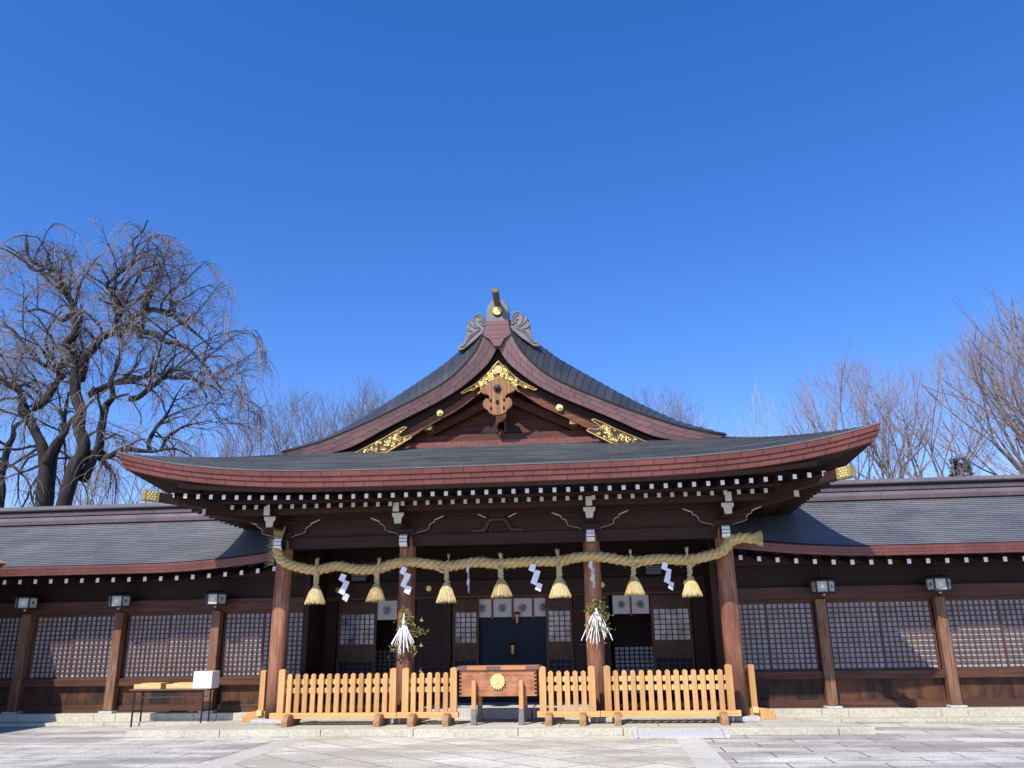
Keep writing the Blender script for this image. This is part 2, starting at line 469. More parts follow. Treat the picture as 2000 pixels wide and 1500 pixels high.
# ------------------------------------------------------------------ wing corridors
WALLY = 19.7
def wing_lift(ax):       # the eave sweeps up towards the hall
    return 0.22*max(0.0, (8.2-ax)/3.0)**1.8
def make_wing(sx, label):
    w = thing('corridor_building', label, 'building', (sx*11, WALLY, 0))
    X = lambda a: sx*a
    def bx(mb, a, b, *r, **k):
        a, b = sorted((X(a), X(b))); return mb.box(a, b, *r, **k)
    posts = [7.02, 9.48, 11.9, 14.4] if sx < 0 else [7.1, 9.66, 12.2, 14.7]
    XE = 17.0
    # stone base
    mb = MB(); ax = 4.9; k = 0
    while ax < XE:
        wd = 1.9 if k % 2 == 0 else 0.55; k += 1
        if k == 1: wd = posts[0]-0.28-ax
        bx(mb, ax, min(ax+wd, XE)-0.008, 19.38, 20.2, 0.0, 0.235); ax += wd
    mb.build('stone_base', KERB, w, bev=0.008)
    for p in posts:
        mb = MB(); bx(mb, p-0.17, p+0.17, 19.4, 19.75, 0.237, 0.285); mb.build('post_base', STONE_W, w, bev=0.008)
        mb = MB(); bx(mb, p-0.11, p+0.11, 19.48, 19.7, 0.287, 2.528); mb.build('post', W_POST, w, bev=0.012)
    edges = [4.85] + posts + [XE]
    mb = MB(); bx(mb, 4.85, XE, 19.66, 19.8, 0.237, 0.4); mb.build('sill_beam', W_RAIL, w, bev=0.006)
    for a, b in zip(edges, edges[1:]):
        a2, b2 = a+(0.11 if a > 5 else 0), b-0.11
        mb = MB(); n = 8
        for i in range(n):
            xa = a2+(b2-a2)*i/n; xb = a2+(b2-a2)*(i+1)/n-0.006
            bx(mb, xa, xb, 19.72+0.004*(i % 2), 19.76, 0.4, 0.83)
        mb.build('lower_boards', W_SKIRT, w)
        mb = MB(); bx(mb, a2, b2, 19.58, 19.78, 0.832, 1.0); mb.build('rail', W_RAIL, w, bev=0.006)
        mb = MB(); bx(mb, a, b-.004, 19.56, 19.78, 2.53, 2.8); bx(mb, a2, b2, 19.6, 19.78, 2.49, 2.528)
        mb.build('lintel', W_RAIL, w, bev=0.006)
        mid = (a2+b2)/2
        for q, (c, d) in enumerate(((a2+.02, mid+.02), (mid-.02, b2-.02))):
            yy = 19.66 if q == 0 else 19.705
            s = thing_part('lattice_panel', w, (X((c+d)/2), yy, 1.0))
            fr = MB()
            bx(fr, c, c+.05, yy, yy+.035, 1.002, 2.488); bx(fr, d-.05, d, yy, yy+.035, 1.002, 2.488)
            bx(fr, c+.05, d-.05, yy, yy+.035, 1.002, 1.05); bx(fr, c+.05, d-.05, yy, yy+.035, 2.44, 2.488)
            fr.build('frame', W_LATT, s)
            lt = MB(); nx = max(3, round((d-c-.1)/.118)); nz = 13
            for i in range(1, nx):
                xx = c+.05+(d-c-.1)*i/nx; bx(lt, xx-.0125, xx+.0125, yy-.004, yy+.018, 1.05, 2.44)
            for i in range(1, nz):
                zz = 1.05+1.39*i/nz; bx(lt, c+.05, d-.05, yy-.008, yy+.014, zz-.0125, zz+.0125)
            lt.build('lattice', W_LATT, s)
            pp = MB(); bx(pp, c+.03, d-.03, yy+.04, yy+.044, 1.03, 2.46); pp.build('paper', SHOJI, s)
        mb = MB(); bx(mb, a, b-.004, 19.7, 19.76, 2.8, 3.42)
        mb.build('wall_boards', W_DARK, w)
    mb = MB(); bx(mb, 4.85, XE, 19.5, 19.74, 3.3, 3.5); mb.build('wall_plate', W_BEAM, w)
    # rafters with white painted ends
    ax = 5.3; proto = None
    while ax < 16.5:
        z = 3.235 + 0.8*wing_lift(ax)
        if proto is None:
            mb = MB()
            x0, y0 = X(ax), 18.62
            mb.hexa([(x0-.04, y0, z-.05), (x0+.04, y0, z-.05), (x0+.04, y0+1.15, z+.2), (x0-.04, y0+1.15, z+.2),
                     (x0-.04, y0, z+.05), (x0+.04, y0, z+.05), (x0+.04, y0+1.15, z+.31), (x0-.04, y0+1.15, z+.31)], 0, {2: 1})
            proto = mb.build('rafter', [W_BEAMY, WHITE], w, (x0, y0, z))
        else:
            copy_child(proto, w, (X(ax), 18.62, z))
        ax += 0.392
    # eave soffit + fascia + stepped shingle roof (front and back slopes)
    YE, YR, ZR = 18.4, 21.6, 5.12
    xs = [4.9+(XE-4.9)*i/60 for i in range(61)]
    mb = MB()
    mb.grid([[(X(a), 18.45, 3.36+wing_lift(a)) for a in xs], [(X(a), 19.9, 3.66+wing_lift(a)) for a in xs]])
    mb.build('soffit', W_DARK, w)
    mb = MB(); rows = []; uvs = []
    for y, z in ((18.47, 3.345), (18.40, 3.355), (18.37, 3.53), (18.40, 3.56)):
        rows.append([(X(a), y, z+wing_lift(a)) for a in xs]); 
    vv = [0.0, 0.003, 0.19, 0.24]
    uvs = [[(a, v+0.0) for a in xs] for v in vv]
    mb.grid(rows, 0, uvs)
    mb.build('eave_fascia', FASC_W, w)
    mb = MB()
    NR = 26
    def surf(a, t):   # t 0 eave .. 1 ridge, slightly concave
        y = YE+(YR-YE)*t
        z = 3.565 + (ZR-3.565)*(0.86*t+0.14*t*t) + wing_lift(a)*(1-t)**1.2
        return y, z
    rows = []; uvs = []
    for i in range(NR):
        for t, lip in ((i/NR, 0.014), ((i+1)/NR, 0.0)):
            rr = []; uu = []
            for a in xs:
                y, z = surf(a, t); rr.append((X(a), y, z+lip)); uu.append((a, (i+(0.02 if lip else 0.98))*0.131))
            rows.append(rr); uvs.append(uu)
    mb.grid(rows, 0, uvs)
    mb.build('roof', WROOFM, w)
    mb = MB()
    mb.grid([[(X(a), YR, ZR) for a in xs], [(X(a), 24.8, 3.5) for a in xs], [(X(a), 24.8, 3.3) for a in xs]])
    mb.build('rear_roof', WROOFM, w)
    # ridge mouldings
    mb = MB()
    for y0, z0, z1, mi in ((YR-.34, 5.0, 5.1, 1), (YR-.28, 5.1, 5.2, 0), (YR-.2, 5.2, 5.24, 2), (YR-.24, 5.24, 5.34, 1), (YR-.19, 5.34, 5.38, 2), (YR-.3, 5.38, 5.42, 2), (YR-.27, 5.42, 5.52, 0)):
        y1 = 2*YR-y0
        o = len(mb.v)
        a, b = sorted((X(4.9), X(XE)))
        mb.add([(a, y0, z0), (b, y0, z0), (b, y1, z0), (a, y1, z0), (a, y0, z1), (b, y0, z1), (b, y1, z1), (a, y1, z1)],
               [(0, 3, 2, 1), (4, 5, 6, 7), (0, 1, 5, 4), (1, 2, 6, 5), (2, 3, 7, 6), (3, 0, 4, 7)], mi,
               [[(a, 0), (a, 1), (b, 1), (b, 0)], [(a, 0), (b, 0), (b, 1), (a, 1)], [(a, 0.1), (b, 0.1), (b, .9), (a, .9)], [(0, .1), (1, .1), (1, .9), (0, .9)], [(b, .1), (a, .1), (a, .9), (b, .9)], [(0, .1), (1, .1), (1, .9), (0, .9)]])
    mb.build('ridge', [RIDGEM, FASC_R, IRON], w)
    mb = MB(); bx(mb, 4.9, XE, 23.6, 23.7, 0.0, 3.9); mb.build('rear_wall', W_DARK, w)
    return w
def thing_part(name, parent, loc):
    o = bpy.data.objects.new(name, None); o.empty_display_size = 0.1
    COL.objects.link(o); o.parent = parent; o.location = Vector(loc)-WL[parent.name]; WL[o.name] = Vector(loc)
    return o
FASC_W = shingle('maroon_eave_copper', (0.15, 0.05, 0.042), (0.18, 0.06, 0.05), (0.025, 0.007, 0.006), 0.07, 0.42, 0.45, 0.5, 0.005)
FASC_R = shingle('maroon_ridge_copper', (0.11, 0.07, 0.072), (0.13, 0.085, 0.088), (0.22, 0.16, 0.16), 10, 0.6, 0.45, 0.5, 0.006)
make_wing(-1, 'left wing corridor with grey shingle roof, lattice screens and a folding table before it')
make_wing(1, 'right wing corridor with grey shingle roof and lattice screens, no table before it')

# ------------------------------------------------------------------ main hall
hall = thing('shrine_hall', 'large dark timber shrine hall with charcoal gabled roof, gold fittings and straw rope', 'building', (0, 18.2, 0))
YF = 15.9
def lift(ax): return 0.5*(min(ax, 7.65)/7.65)**4.2
def eave_y(ax): return YF - 0.25*(min(ax, 7.65)/7.65)**4
# pillars
for px in (-4.9, -2.05, 2.05, 4.9):
    mb = MB()
    prof = [(0.187, 0.225), (0.19, 0.6), (0.19, 1.6), (0.188, 2.6), (0.183, 3.5), (0.18, 3.9), (0.165, 4.0)]
    mb.lathe(prof, px, 18.2, 32)
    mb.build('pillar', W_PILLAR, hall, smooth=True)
    mb = MB(); mb.box(px-.36, px+.36, 17.84, 18.56, 0.131, 0.215)
    mb.build('pillar_stone', STONE_W, hall, bev=0.015)
# floor platform
mb = MB()
for x in (-1.9, -.64, .64): mb.box(x, x+1.25, 18.72, 24.9, 0.0, 0.33)
mb.build('floor_platform', STONE_W, hall, bev=0.01)
for a, b in ((-4.7, -1.9), (1.9, 4.7)):
    mb = MB(); mb.box(a, b, 18.8, 24.9, 0.0, 0.33); mb.build('floor_base', W_DARK, hall)
    mb = MB(); mb.box(a, b, 18.7, 18.79, 0.131, 0.19); mb.build('stone_strip', STONE_W, hall, bev=.006)
    mb = MB()
    for i in range(7): mb.box(a, b, 18.76+.28*i, 18.76+.28*i+.274, .332, .41)
    mb.build('floor_boards', W_DARK, hall, bev=0.004)
mb = MB(); mb.box(-4.75, 4.75, 20.72, 21.0, 0.332, 0.47); mb.build('threshold', W_BEAM, hall, bev=0.006)
# beams between and over the pillars
mb = MB(); mb.box(-5.2, 5.2, 18.07, 18.33, 3.77, 4.03); mb.build('tie_beam', W_BEAM, hall, bev=0.012)
mb = MB(); mb.box(-4.9, 4.9, 18.14, 18.26, 4.03, 4.42); mb.build('frieze_board', W_BEAM, hall)
mb = MB(); mb.box(-5.9, 5.9, 17.98, 18.3, 4.42, 4.62); mb.build('purlin', W_BEAM, hall, bev=0.01)
mb = MB(); mb.box(-5.9, 5.9, 17.2, 17.42, 4.44, 4.58); mb.build('outer_purlin', W_BEAM, hall, bev=0.01)
for sx in (-1, 1):
    mb = MB(); a, b = sorted((sx*4.8, sx*5.05)); mb.box(a, b, 18.33, 24.5, 3.77, 4.4); mb.build('side_beam', W_BEAMY, hall)
for px in (-4.9, -2.05, 2.05, 4.9):
    mb = MB(); mb.box(px-.09, px+.09, 18.3, 20.9, 3.5, 3.75); mb.build('porch_beam', W_BEAMY, hall, bev=0.01)
# pillar brackets
def bracket(px, corner=0):
    k = thing_part('bracket', hall, (px, 18.2, 4.0))
    half = [(0.0, 4.035), (0.2, 4.035), (0.26, 4.07), (0.44, 4.11), (0.5, 4.14), (0.52, 4.22), (0.55, 4.26), (0.62, 4.28), (0.64, 4.34), (0.74, 4.38), (0.84, 4.42), (0.0, 4.42)]
    pts = [(px+a, z) for a, z in half] + [(px-a, z) for a, z in reversed(half[:-1])]
    mb = MB(); mb.prism(pts, 18.04, 18.14); mb.build('boat_arm', W_BEAM, k, bev=0.006)
    for sx in (-1, 1):
        mb = MB()
        q = [Vector((px+sx*a, 18.035, z+.002)) for a, z in half[1:-1]]
        mb.tube(q, [.005]*4+[.008]*(len(q)-7)+[.014, .016, .012], 6)
        mb.build('painted_edge', CREAM, k)
    mb = MB()
    mb.prism([(px-.17, 4.0), (px+.17, 4.0), (px+.21, 4.08), (px+.21, 4.16), (px-.21, 4.16), (px-.21, 4.08)], 17.98, 18.4)
    mb.build('bearing_block', W_BEAM, k, bev=0.008)
    # nose with curled white end
    mb = MB()
    yz = [(18.0, 3.74), (17.82, 3.74), (17.74, 3.78), (17.71, 3.86), (17.73, 3.96), (17.8, 4.0), (18.0, 4.0)]
    mb.prism(yz, px-.085, px+.085, 0, 'x')
    mb.build('nose', W_BEAMY, k)
    mb = MB(); q = [(17.80, 3.735), (17.73, 3.77), (17.70, 3.86), (17.72, 3.965), (17.78, 4.0)]
    rows = [[(px-.086, y-.006, z) for y, z in q], [(px+.086, y-.006, z) for y, z in q]]
    mb.grid(rows); mb.build('nose_end', WHITE, k)
    for zz in (3.82, 3.9):
        mb = MB(); mb.box(px-.087, px+.087, 17.688+.012*(zz > 3.85), 17.7, zz, zz+.012); mb.build('groove', BLACK, k)
    # forward arms, white painted T-shaped ends
    mb = MB(); mb.box(px-.075, px+.075, 17.28, 18.2, 4.165, 4.3); mb.box(px-.12, px+.12, 17.2, 17.42, 4.3, 4.43)
    mb.build('forward_arm', W_BEAMY, k)
    mb = MB()
    mb.prism([(px-.07, 4.16), (px+.07, 4.16), (px+.085, 4.28), (px+.125, 4.32), (px+.125, 4.385), (px-.125, 4.385), (px-.125, 4.32), (px-.085, 4.28)], 17.17, 17.19)
    mb.build('arm_end', CREAM, k)
    mb = MB(); mb.box(px-.065, px+.065, 17.0, 17.9, 4.39, 4.58); mb.build('upper_arm', W_BEAMY, k)
    mb = MB(); mb.box(px-.065, px+.065, 16.98, 16.996, 4.39, 4.58); mb.build('upper_arm_end', CREAM, k)
for px in (-4.9, -2.05, 2.05, 4.9): bracket(px)
# frog-leg strut
mb = MB()
fl = [(-.62, 4.035), (-.5, 4.1), (-.36, 4.1), (-.3, 4.14), (-.24, 4.26), (-.16, 4.34), (.16, 4.34), (.24, 4.26), (.3, 4.14), (.36, 4.1), (.5, 4.1), (.62, 4.035)]
inn = [(.3, 4.036), (.22, 4.12), (.17, 4.24), (.1, 4.28), (-.1, 4.28), (-.17, 4.24), (-.22, 4.12), (-.3, 4.036)]
mb.prism(fl+inn, 18.03, 18.135)
fs = mb.build('frog_leg_strut', W_RAIL, hall, bev=0.006)
mb = MB()
for sx in (-1, 1):
    for (cx, cz, r0, ph, tt) in ((.09, 4.17, .06, 0, 1.4), (.16, 4.09, .045, 2, 1.3), (.03, 4.1, .04, 1, 1.2), (.42, 4.08, .03, 3, 1.0)):
        q = [Vector((sx*(cx+r0*(1-.7*i/14)*math.cos(ph+i/14*tt*6.28)), 18.05, cz+r0*(1-.7*i/14)*math.sin(ph+i/14*tt*6.28))) for i in range(15)]
        mb.tube(q, 0.011, 5)
mb.build('carving', W_GABLE, fs)
mb = MB(); mb.prism([(-.15, 4.35), (.15, 4.35), (.19, 4.4), (.19, 4.425), (-.19, 4.425), (-.19, 4.4)], 18.0, 18.13); mb.build('block', W_BEAM, fs)
for sx in (-1, 1):
    mb = MB(); mb.tube([Vector((sx*a, 17.975, z)) for a, z in ((.24, 4.345), (.3, 4.365), (.37, 4.4), (.44, 4.425))], [.008, .013, .013, .008], 6)
    mb.build('painted_edge', CREAM, fs)

# --- rafters
def raft(name, x0, y0, z, L, s, hw, hh, sh, mats=None):
    mb = MB()
    mb.hexa([(x0-hw, y0, z-hh), (x0+hw, y0, z-hh), (x0+hw, y0+L, z-hh+s), (x0-hw, y0+L, z-hh+s),
             (x0-hw, y0, z+hh), (x0+hw, y0, z+hh), (x0+hw, y0+L, z+hh+s), (x0-hw, y0+L, z+hh+s)], 0, {2: 1})
    return mb.build(name, mats or [W_BEAMY, WHITE], hall, (x0, y0, z))
p1 = None
for i in range(49):
    x = -6.62+13.24*i/48
    z = 4.6+0.5*lift(abs(x)); y = 16.22-0.12*(abs(x)/7)**4
    if p1 is None: p1 = raft('flying_rafter', x, y, z, 1.5, .2, 0.0375, .046, 0)
    else: copy_child(p1, hall, (x, y, z))
p2 = None
for i in range(43):
    x = -5.64+11.28*i/42
    z = 4.535+0.2*lift(abs(x)); y = 16.88
    if p2 is None: p2 = raft('base_rafter', x, y, z, 1.5, .33, 0.0375, .046, 0, [W_BEAMY, CREAM])
    else: copy_child(p2, hall, (x, y, z))
# rafters of the side eaves, running sideways
p3 = {}
for sx in (-1, 1):
    for i in range(26):
        y = 16.75+i*0.27
        li = 0.5*max(0, 1-(y-15.65)/7.0)**4.2
        z = 4.6+0.5*li; x = sx*(6.85+.3*max(0, 1-(y-15.65)/3)**2)
        if sx not in p3:
            mb = MB(); a, b = x, x-sx*1.5
            mb.hexa([(a, y-.044, z-.055), (a, y+.044, z-.055), (b, y+.044, z+.145), (b, y-.044, z+.145),
                     (a, y-.044, z+.055), (a, y+.044, z+.055), (b, y+.044, z+.255), (b, y-.044, z+.255)], 0, {2: 1})
            # end cap is the face between corners 0,1,5,4
            p3[sx] = mb.build('side_rafter', [W_SIDE, CREAM], hall, (x, y, z))
        else: copy_child(p3[sx], hall, (x, y, z))
p4 = {}
for sx in (-1, 1):
    for i in range(24):
        y = 17.4+i*0.27
        z = 4.53; x = sx*6.2
        if sx not in p4:
            mb = MB(); a, b = x, x-sx*1.5
            mb.hexa([(a, y-.044, z-.055), (a, y+.044, z-.055), (b, y+.044, z+.25), (b, y-.044, z+.25),
                     (a, y-.044, z+.055), (a, y+.044, z+.055), (b, y+.044, z+.36), (b, y-.044, z+.36)], 0, {2: 1})
            p4[sx] = mb.build('side_base_rafter', [W_SIDE, CREAM], hall, (x, y, z))
        else: copy_child(p4[sx], hall, (x, y, z))
# laths carried by the lower rafters, hip rafters with gilded caps
mb = MB(); xs = [-6.5+13*i/40 for i in range(41)]
mb.grid([[(x, 16.9, 4.6+0.25*lift(abs(x))) for x in xs], [(x, 16.86, 4.6+0.25*lift(abs(x))) for x in xs], [(x, 16.86, 4.66+0.3*lift(abs(x))) for x in xs], [(x, 16.96, 4.69+0.3*lift(abs(x))) for x in xs]])
mb.build('eave_lath', W_BEAM, hall)
mb = MB(); mb.grid([[(x, 16.1, 4.7+.8*lift(abs(x))-.02) for x in xs], [(x, 16.06, 4.7+.8*lift(abs(x))-.02) for x in xs], [(x, 16.04, 4.76+.85*lift(abs(x))) for x in xs]]); mb.build('eave_board', W_BEAM, hall)
for sx in (-1, 1):
    d = Vector((-sx*0.66, 0.75, -0.06)).normalized(); side = Vector((0.75, sx*0.66, 0)).normalized()
    def bar(p0, L, hw, z0, z1, name, mat, capmat=None, capname=None, L2=0.34):
        mb = MB(); q = []
        for z in (z0, z1):
            for t, e in ((0, -1), (0, 1), (L, 1), (L, -1)):
                pp = Vector(p0)+d*t+side*(hw*e); q.append((pp.x, pp.y, pp.z+z))
        mb.hexa(q); return mb.build(name, mat, hall, bev=0.004)
    hr = bar((sx*7.04, 15.76, 4.70), 3.4, .088, -.1, .08, 'hip_rafter', W_BEAMY)
    mb = MB(); q = []
    for z in (-.115, .095):
        for t, e in ((-.015, -1), (-.015, 1), (.28, 1), (.28, -1)):
            pp = Vector((sx*7.04, 15.76, 4.70))+d*t+side*(.1*e); q.append((pp.x, pp.y, pp.z+z))
    mb.hexa(q)
    gc = mb.build('gilded_cap', GOLDA, hr, bev=0.004)
    for e in (-1, 1):
      mb = MB()
      for a_ in range(3):
        for b_ in range(4):
            if True:
                pp = Vector((sx*7.04, 15.76, 4.70))+d*(.06+.06*a_+.025*(b_ % 2))+side*(.1*e)+Vector((0, 0, -.08+.047*b_))
                mb.lathe([(0.001, pp.z-.018), (.016, pp.z-.01), (.018, pp.z), (.016, pp.z+.01), (0.001, pp.z+.018)], pp.x, pp.y, 8)
      mb.build('boss_pattern', GOLDP, gc)
    lr = bar((sx*6.2, 16.75, 4.5), 2.4, .09, -.1, .1, 'lower_hip_rafter', W_BEAMY)
    mb = MB(); q = []
    for z in (-.1, .1):
        for t, e in ((-.012, -1), (-.012, 1), (-.002, 1), (-.002, -1)):
            pp = Vector((sx*6.2, 16.75, 4.5))+d*t+side*(.075*e); q.append((pp.x, pp.y, pp.z+z))
    mb.hexa(q); mb.build('painted_end', CREAM, lr)

# --- roof surfaces
YB = 27.0
def zrow(v): return 5.06 + 1.0*v + 0.1*v*v
def front_pt(u, v):        # u -1..1 along the eave, v 0..1 up the skirt
    xm = 7.65-2.45*v
    x = u*xm
    ax = abs(u)*7.65
    y = eave_y(ax)*(1-v)+18.7*v
    return x, y, zrow(v)+lift(ax)*(1-v)**1.5
def side_pt(sx, w, v):     # w 0..1 front corner to back
    xm = (7.65-2.45*v)
    y0 = eave_y(7.65)*(1-v)+18.7*v
    y = y0+(YB-y0)*w
    k = max(0, 1-(y-y0)/3.2)
    x = xm-(0.5*(1-k**2.5))*(1-v)
    return sx*x, y, zrow(v)+0.5*(k**2.2)*(1-v)**1.5
NRW = 22
mb = MB(); rows = []; uvs = []
us = [-1+2*i/96 for i in range(97)]
for i in range(NRW):
    for v, lip, e in ((i/NRW, 0.013, .04), ((i+1)/NRW, 0, .96)):
        rr = []; uu = []
        for u in us:
            x, y, z = front_pt(u, v); rr.append((x, y, z+lip)); uu.append((x+20, (i+e)*.13))
        rows.append(rr); uvs.append(uu)
mb.grid(rows, 0, uvs)
mb.build('front_roof', ROOFS, hall)
crest = [(.0, 9.32), (.25, 9.25), (.6, 9.02), (1.06, 8.72), (1.45, 8.4), (2.0, 8.03), (2.5, 7.7), (3.0, 7.37), (3.5, 7.07), (4.0, 6.8), (4.6, 6.5), (5.2, 6.2)]
crs = smooth_curve([(a, 0, z) for a, z in crest], 66)
vt = [(.27, 9.14), (.33, 8.87), (.56, 8.38), (.94, 7.94), (1.33, 7.63), (1.8, 7.37), (2.3, 7.13), (2.86, 6.87), (3.3, 6.68), (3.75, 6.5), (4.3, 6.3), (5.2, 6.08)]
vb = [(.0, 8.52), (.22, 8.14), (.52, 7.84), (.93, 7.51), (1.33, 7.27), (1.7, 7.08), (2.1, 6.89), (2.47, 6.71), (2.85, 6.52), (3.23, 6.32), (3.7, 6.12), (4.6, 5.93)]
vts = smooth_curve([(a, 0, z) for a, z in vt], 66)
vbs = smooth_curve([(a, 0, z) for a, z in vb], 66)
YV, YC = 18.3, 19.2
for sx in (-1, 1):
    # side slope of the lower roof
    mb = MB(); rows = []; uvs = []
    ws = [i/30 for i in range(31)]
    for i in range(NRW):
        for v, lip, e in ((i/NRW, 0.013, .04), ((i+1)/NRW, 0, .96)):
            rr = []; uu = []
            for w_ in ws:
                x, y, z = side_pt(sx, w_, v); rr.append((x, y, z+lip)); uu.append((y, (i+e)*.13))
            rows.append(rr); uvs.append(uu)
    mb.grid(rows, 0, uvs); mb.build('side_roof', ROOFS, hall)
    # upper roof, courses follow the slope; its gable edge rolls down to the verge
    mb = MB(); rows = []; uvs = []; s_ = 0
    NC = 33
    for i in range(NC):
        for t, lip, e in ((i*2, 0.0, .98), (i*2+2, 0.022, .02)):
            c = crs[t]; vtp = vts[t]
            q = min(1.0, (c.x-4.4)/0.8) if c.x > 4.4 else 0
            rr = []; uu = []
            for k in range(9):       # roll from verge top to crest
                a = k/8
                f = math.sin(a*math.pi/2)
                y = YV + (YC-YV)*a*(1-.6*q)
                x = vtp.x+(c.x-vtp.x)*a; z = vtp.z+(c.z-vtp.z)*(f**0.85)
                rr.append((sx*x, y, z+lip)); uu.append((a*1.3, (NC-i-e)*.3))
            for y in (20.5, 22.5, 24.5, YB):
                rr.append((sx*c.x, y, c.z+lip)); uu.append((1.3+y-19.2, (NC-i-e)*.3))
            rows.append(rr); uvs.append(uu)
    mb.grid(rows, 0, uvs); mb.build('upper_roof', ROOFM, hall)
    # verge: thick maroon band with brick-like copper courses, and its underside
    L = [0]
    for i in range(1, 67): L.append(L[-1]+(vts[i]-vts[i-1]).length)
    rows = []; uvs = []
    n = 67
    rows.append([(sx*vts[i].x, YV, vts[i].z) for i in range(n)]); uvs.append([(L[i], .57) for i in range(n)])
    rows.append([(sx*((vts[i].x+vbs[i].x)/2), YV+.05, (vts[i].z+vbs[i].z)/2) for i in range(n)]); uvs.append([(L[i], .285) for i in range(n)])
    rows.append([(sx*vbs[i].x, YV+.1, vbs[i].z) for i in range(n)]); uvs.append([(L[i], .0) for i in range(n)])
    mb = MB(); mb.grid(rows, 0, uvs)
    mb.grid([rows[2], [(sx*vbs[i].x, 19.5, vbs[i].z-.02) for i in range(n)]], 1)
    vg = mb.build('verge', [VERGEM, W_DARK], hall)
    mb = MB(); mb.tube([Vector((sx*vts[i].x, YV-.005, vts[i].z+.01)) for i in range(0, n, 2)], .022, 6); mb.build('verge_roll', IRON, vg, smooth=True)
    # bargeboard
    hb = [(.0, 7.82), (.45, 7.46), (.95, 7.09), (1.33, 6.88), (1.7, 6.68), (2.1, 6.44), (2.6, 6.16), (3.2, 5.96), (3.9, 5.88)]
    hbs = smooth_curve([(a, 0, z) for a, z in hb], 40); hts = smooth_curve([(a, 0, z-.01) for a, z in vb], 40)
    def layer(y0, y1, f0, f1):
        lo = [(sx*hbs[i].x*(1-f0)+sx*hts[i].x*f0, hbs[i].z*(1-f0)+hts[i].z*f0) for i in range(41)]
        hi = [(sx*hbs[i].x*(1-f1)+sx*hts[i].x*f1, hbs[i].z*(1-f1)+hts[i].z*f1) for i in range(41)]
        R_ = [[(a, y0, z) for a, z in hi], [(a, y0, z) for a, z in lo], [(a, y1, z) for a, z in lo], [(a, y1, z) for a, z in hi], [(a, y0, z) for a, z in hi]]
        return R_
    mb = MB(); mb.grid(layer(18.66, 18.76, 0, .62)); mb.grid(layer(18.62, 18.76, .0, .07))
    hf = mb.build('bargeboard', W_HAFU, hall)
    mb = MB(); mb.grid(layer(18.6, 18.76, .58, 1.0)); mb.build('upper_board', W_DARK, hf)
    # round gilded boss on the board
    mb = MB(); c = (sx*1.44, 6.98)
    mb.disc(c, .085, 18.57, 18.65); mb.disc(c, .055, 18.54, 18.57); mb.disc(c, .03, 18.52, 18.54)
    mb.build('gilded_boss', GOLDP, hf, bev=0.01)
    # gilded purlin end under the board
    mb = MB(); a, b = sorted((sx*1.66, sx*1.84)); mb.box(a, b, 18.7, 19.5, 6.6, 6.78); mb.build('purlin_end', GOLD, hall, bev=0.006)
    # eave fascia on the side
    rows = []; uvs = []
    for k, (v0, dz, dx) in enumerate(((0, .0, 0), (.55, -.16, .05), (1, -.31, .13))):
        rr = []; uu = []
        for w_ in ws:
            x, y, z = side_pt(sx, w_, 0); rr.append((x-sx*dx, y+dx*(1-w_), z+dz)); uu.append((y, .33*(1-v0)))
        rows.append(rr); uvs.append(uu)
    mb = MB(); mb.grid(rows, 0, uvs); mb.build('side_fascia', FASCIA, hall)
    # soffit of the side eave
    rr = [rows[2], [(sx*5.0, 17.8+(YB-17.8)*w_, 5.15) for w_ in ws]]
    mb = MB(); mb.grid(rr); mb.build('side_soffit', W_DARK, hall)
# front fascia in three overlapping courses, and soffit
xsf = [-1+2*i/96 for i in range(97)]
mb = MB(); rows = []; uvs = []
for (dz, dy, vv) in ((0.02, -.0, .33), (0.0, -.012, .325), (-.1, .012, .222), (-.101, .03, .219), (-.2, .05, .112), (-.201, .068, .109), (-.31, .09, .0), (-.312, .16, -.06)):
    rr = []; uu = []
    for u in xsf:
        x, y, z = front_pt(u, 0)
        f = 1 - (0.13/7.65)*(-dz/.31)*1.0
        rr.append((x*f, y+dy, z+dz-0.0)); uu.append((x+20, vv))
    rows.append(rr); uvs.append(uu)
mb.grid(rows, 0, uvs); mb.build('eave_fascia', FASCIA, hall)
last = rows[-1]
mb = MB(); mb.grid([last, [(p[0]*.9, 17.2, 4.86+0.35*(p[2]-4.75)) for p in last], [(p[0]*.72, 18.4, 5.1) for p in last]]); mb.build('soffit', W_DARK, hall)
mb = MB(); mb.tube([Vector((front_pt(u, 0)[0], front_pt(u, 0)[1]-.01, front_pt(u, 0)[2]+.02)) for u in xsf], .014, 6); mb.build('eave_roll', ONI, hall)
mb = MB(); mb.box(-5.2, 5.2, 18.2, 26.8, 5.1, 5.14); mb.build('attic_floor', W_DARK, hall)
# gable wall and members
mb = MB()
for i in range(9):
    z0 = 6.1+i*.24; hw = lerp_curve([(6.1, 3.2), (6.4, 2.3), (7.1, 1.2), (8.3, .05)], z0+.12)
    mb.box(-hw, hw, 19.3+.006*(i % 2), 19.36, z0, z0+.232)
mb.build('gable_wall', W_GABLE, hall)
mb = MB(); mb.box(-2.6, 2.6, 19.0, 19.28, 6.34, 6.52); mb.build('gable_tie_beam', W_GABLE, hall, bev=0.01)
for sx in (-1, 1):
    mb = MB(); mb.prism([(0, 7.62), (0, 7.38), (sx*1.75, 6.53), (sx*2.15, 6.53)], 19.05, 19.25); mb.build('gable_strut', W_GABLE, hall, bev=0.01)
mb = MB(); mb.box(-.13, .13, 18.95, 19.25, 6.53, 7.5); mb.build('king_post', W_GABLE, hall, bev=0.01)
mb = MB(); pts = [(-.5, 6.53), (-.42, 6.68), (-.3, 6.72), (-.24, 6.66), (-.14, 6.82), (.14, 6.82), (.24, 6.66), (.3, 6.72), (.42, 6.68), (.5, 6.53)]
mb.prism(pts, 19.0, 19.2); mb.build('gable_carving', W_DARK, hall, bev=0.01)
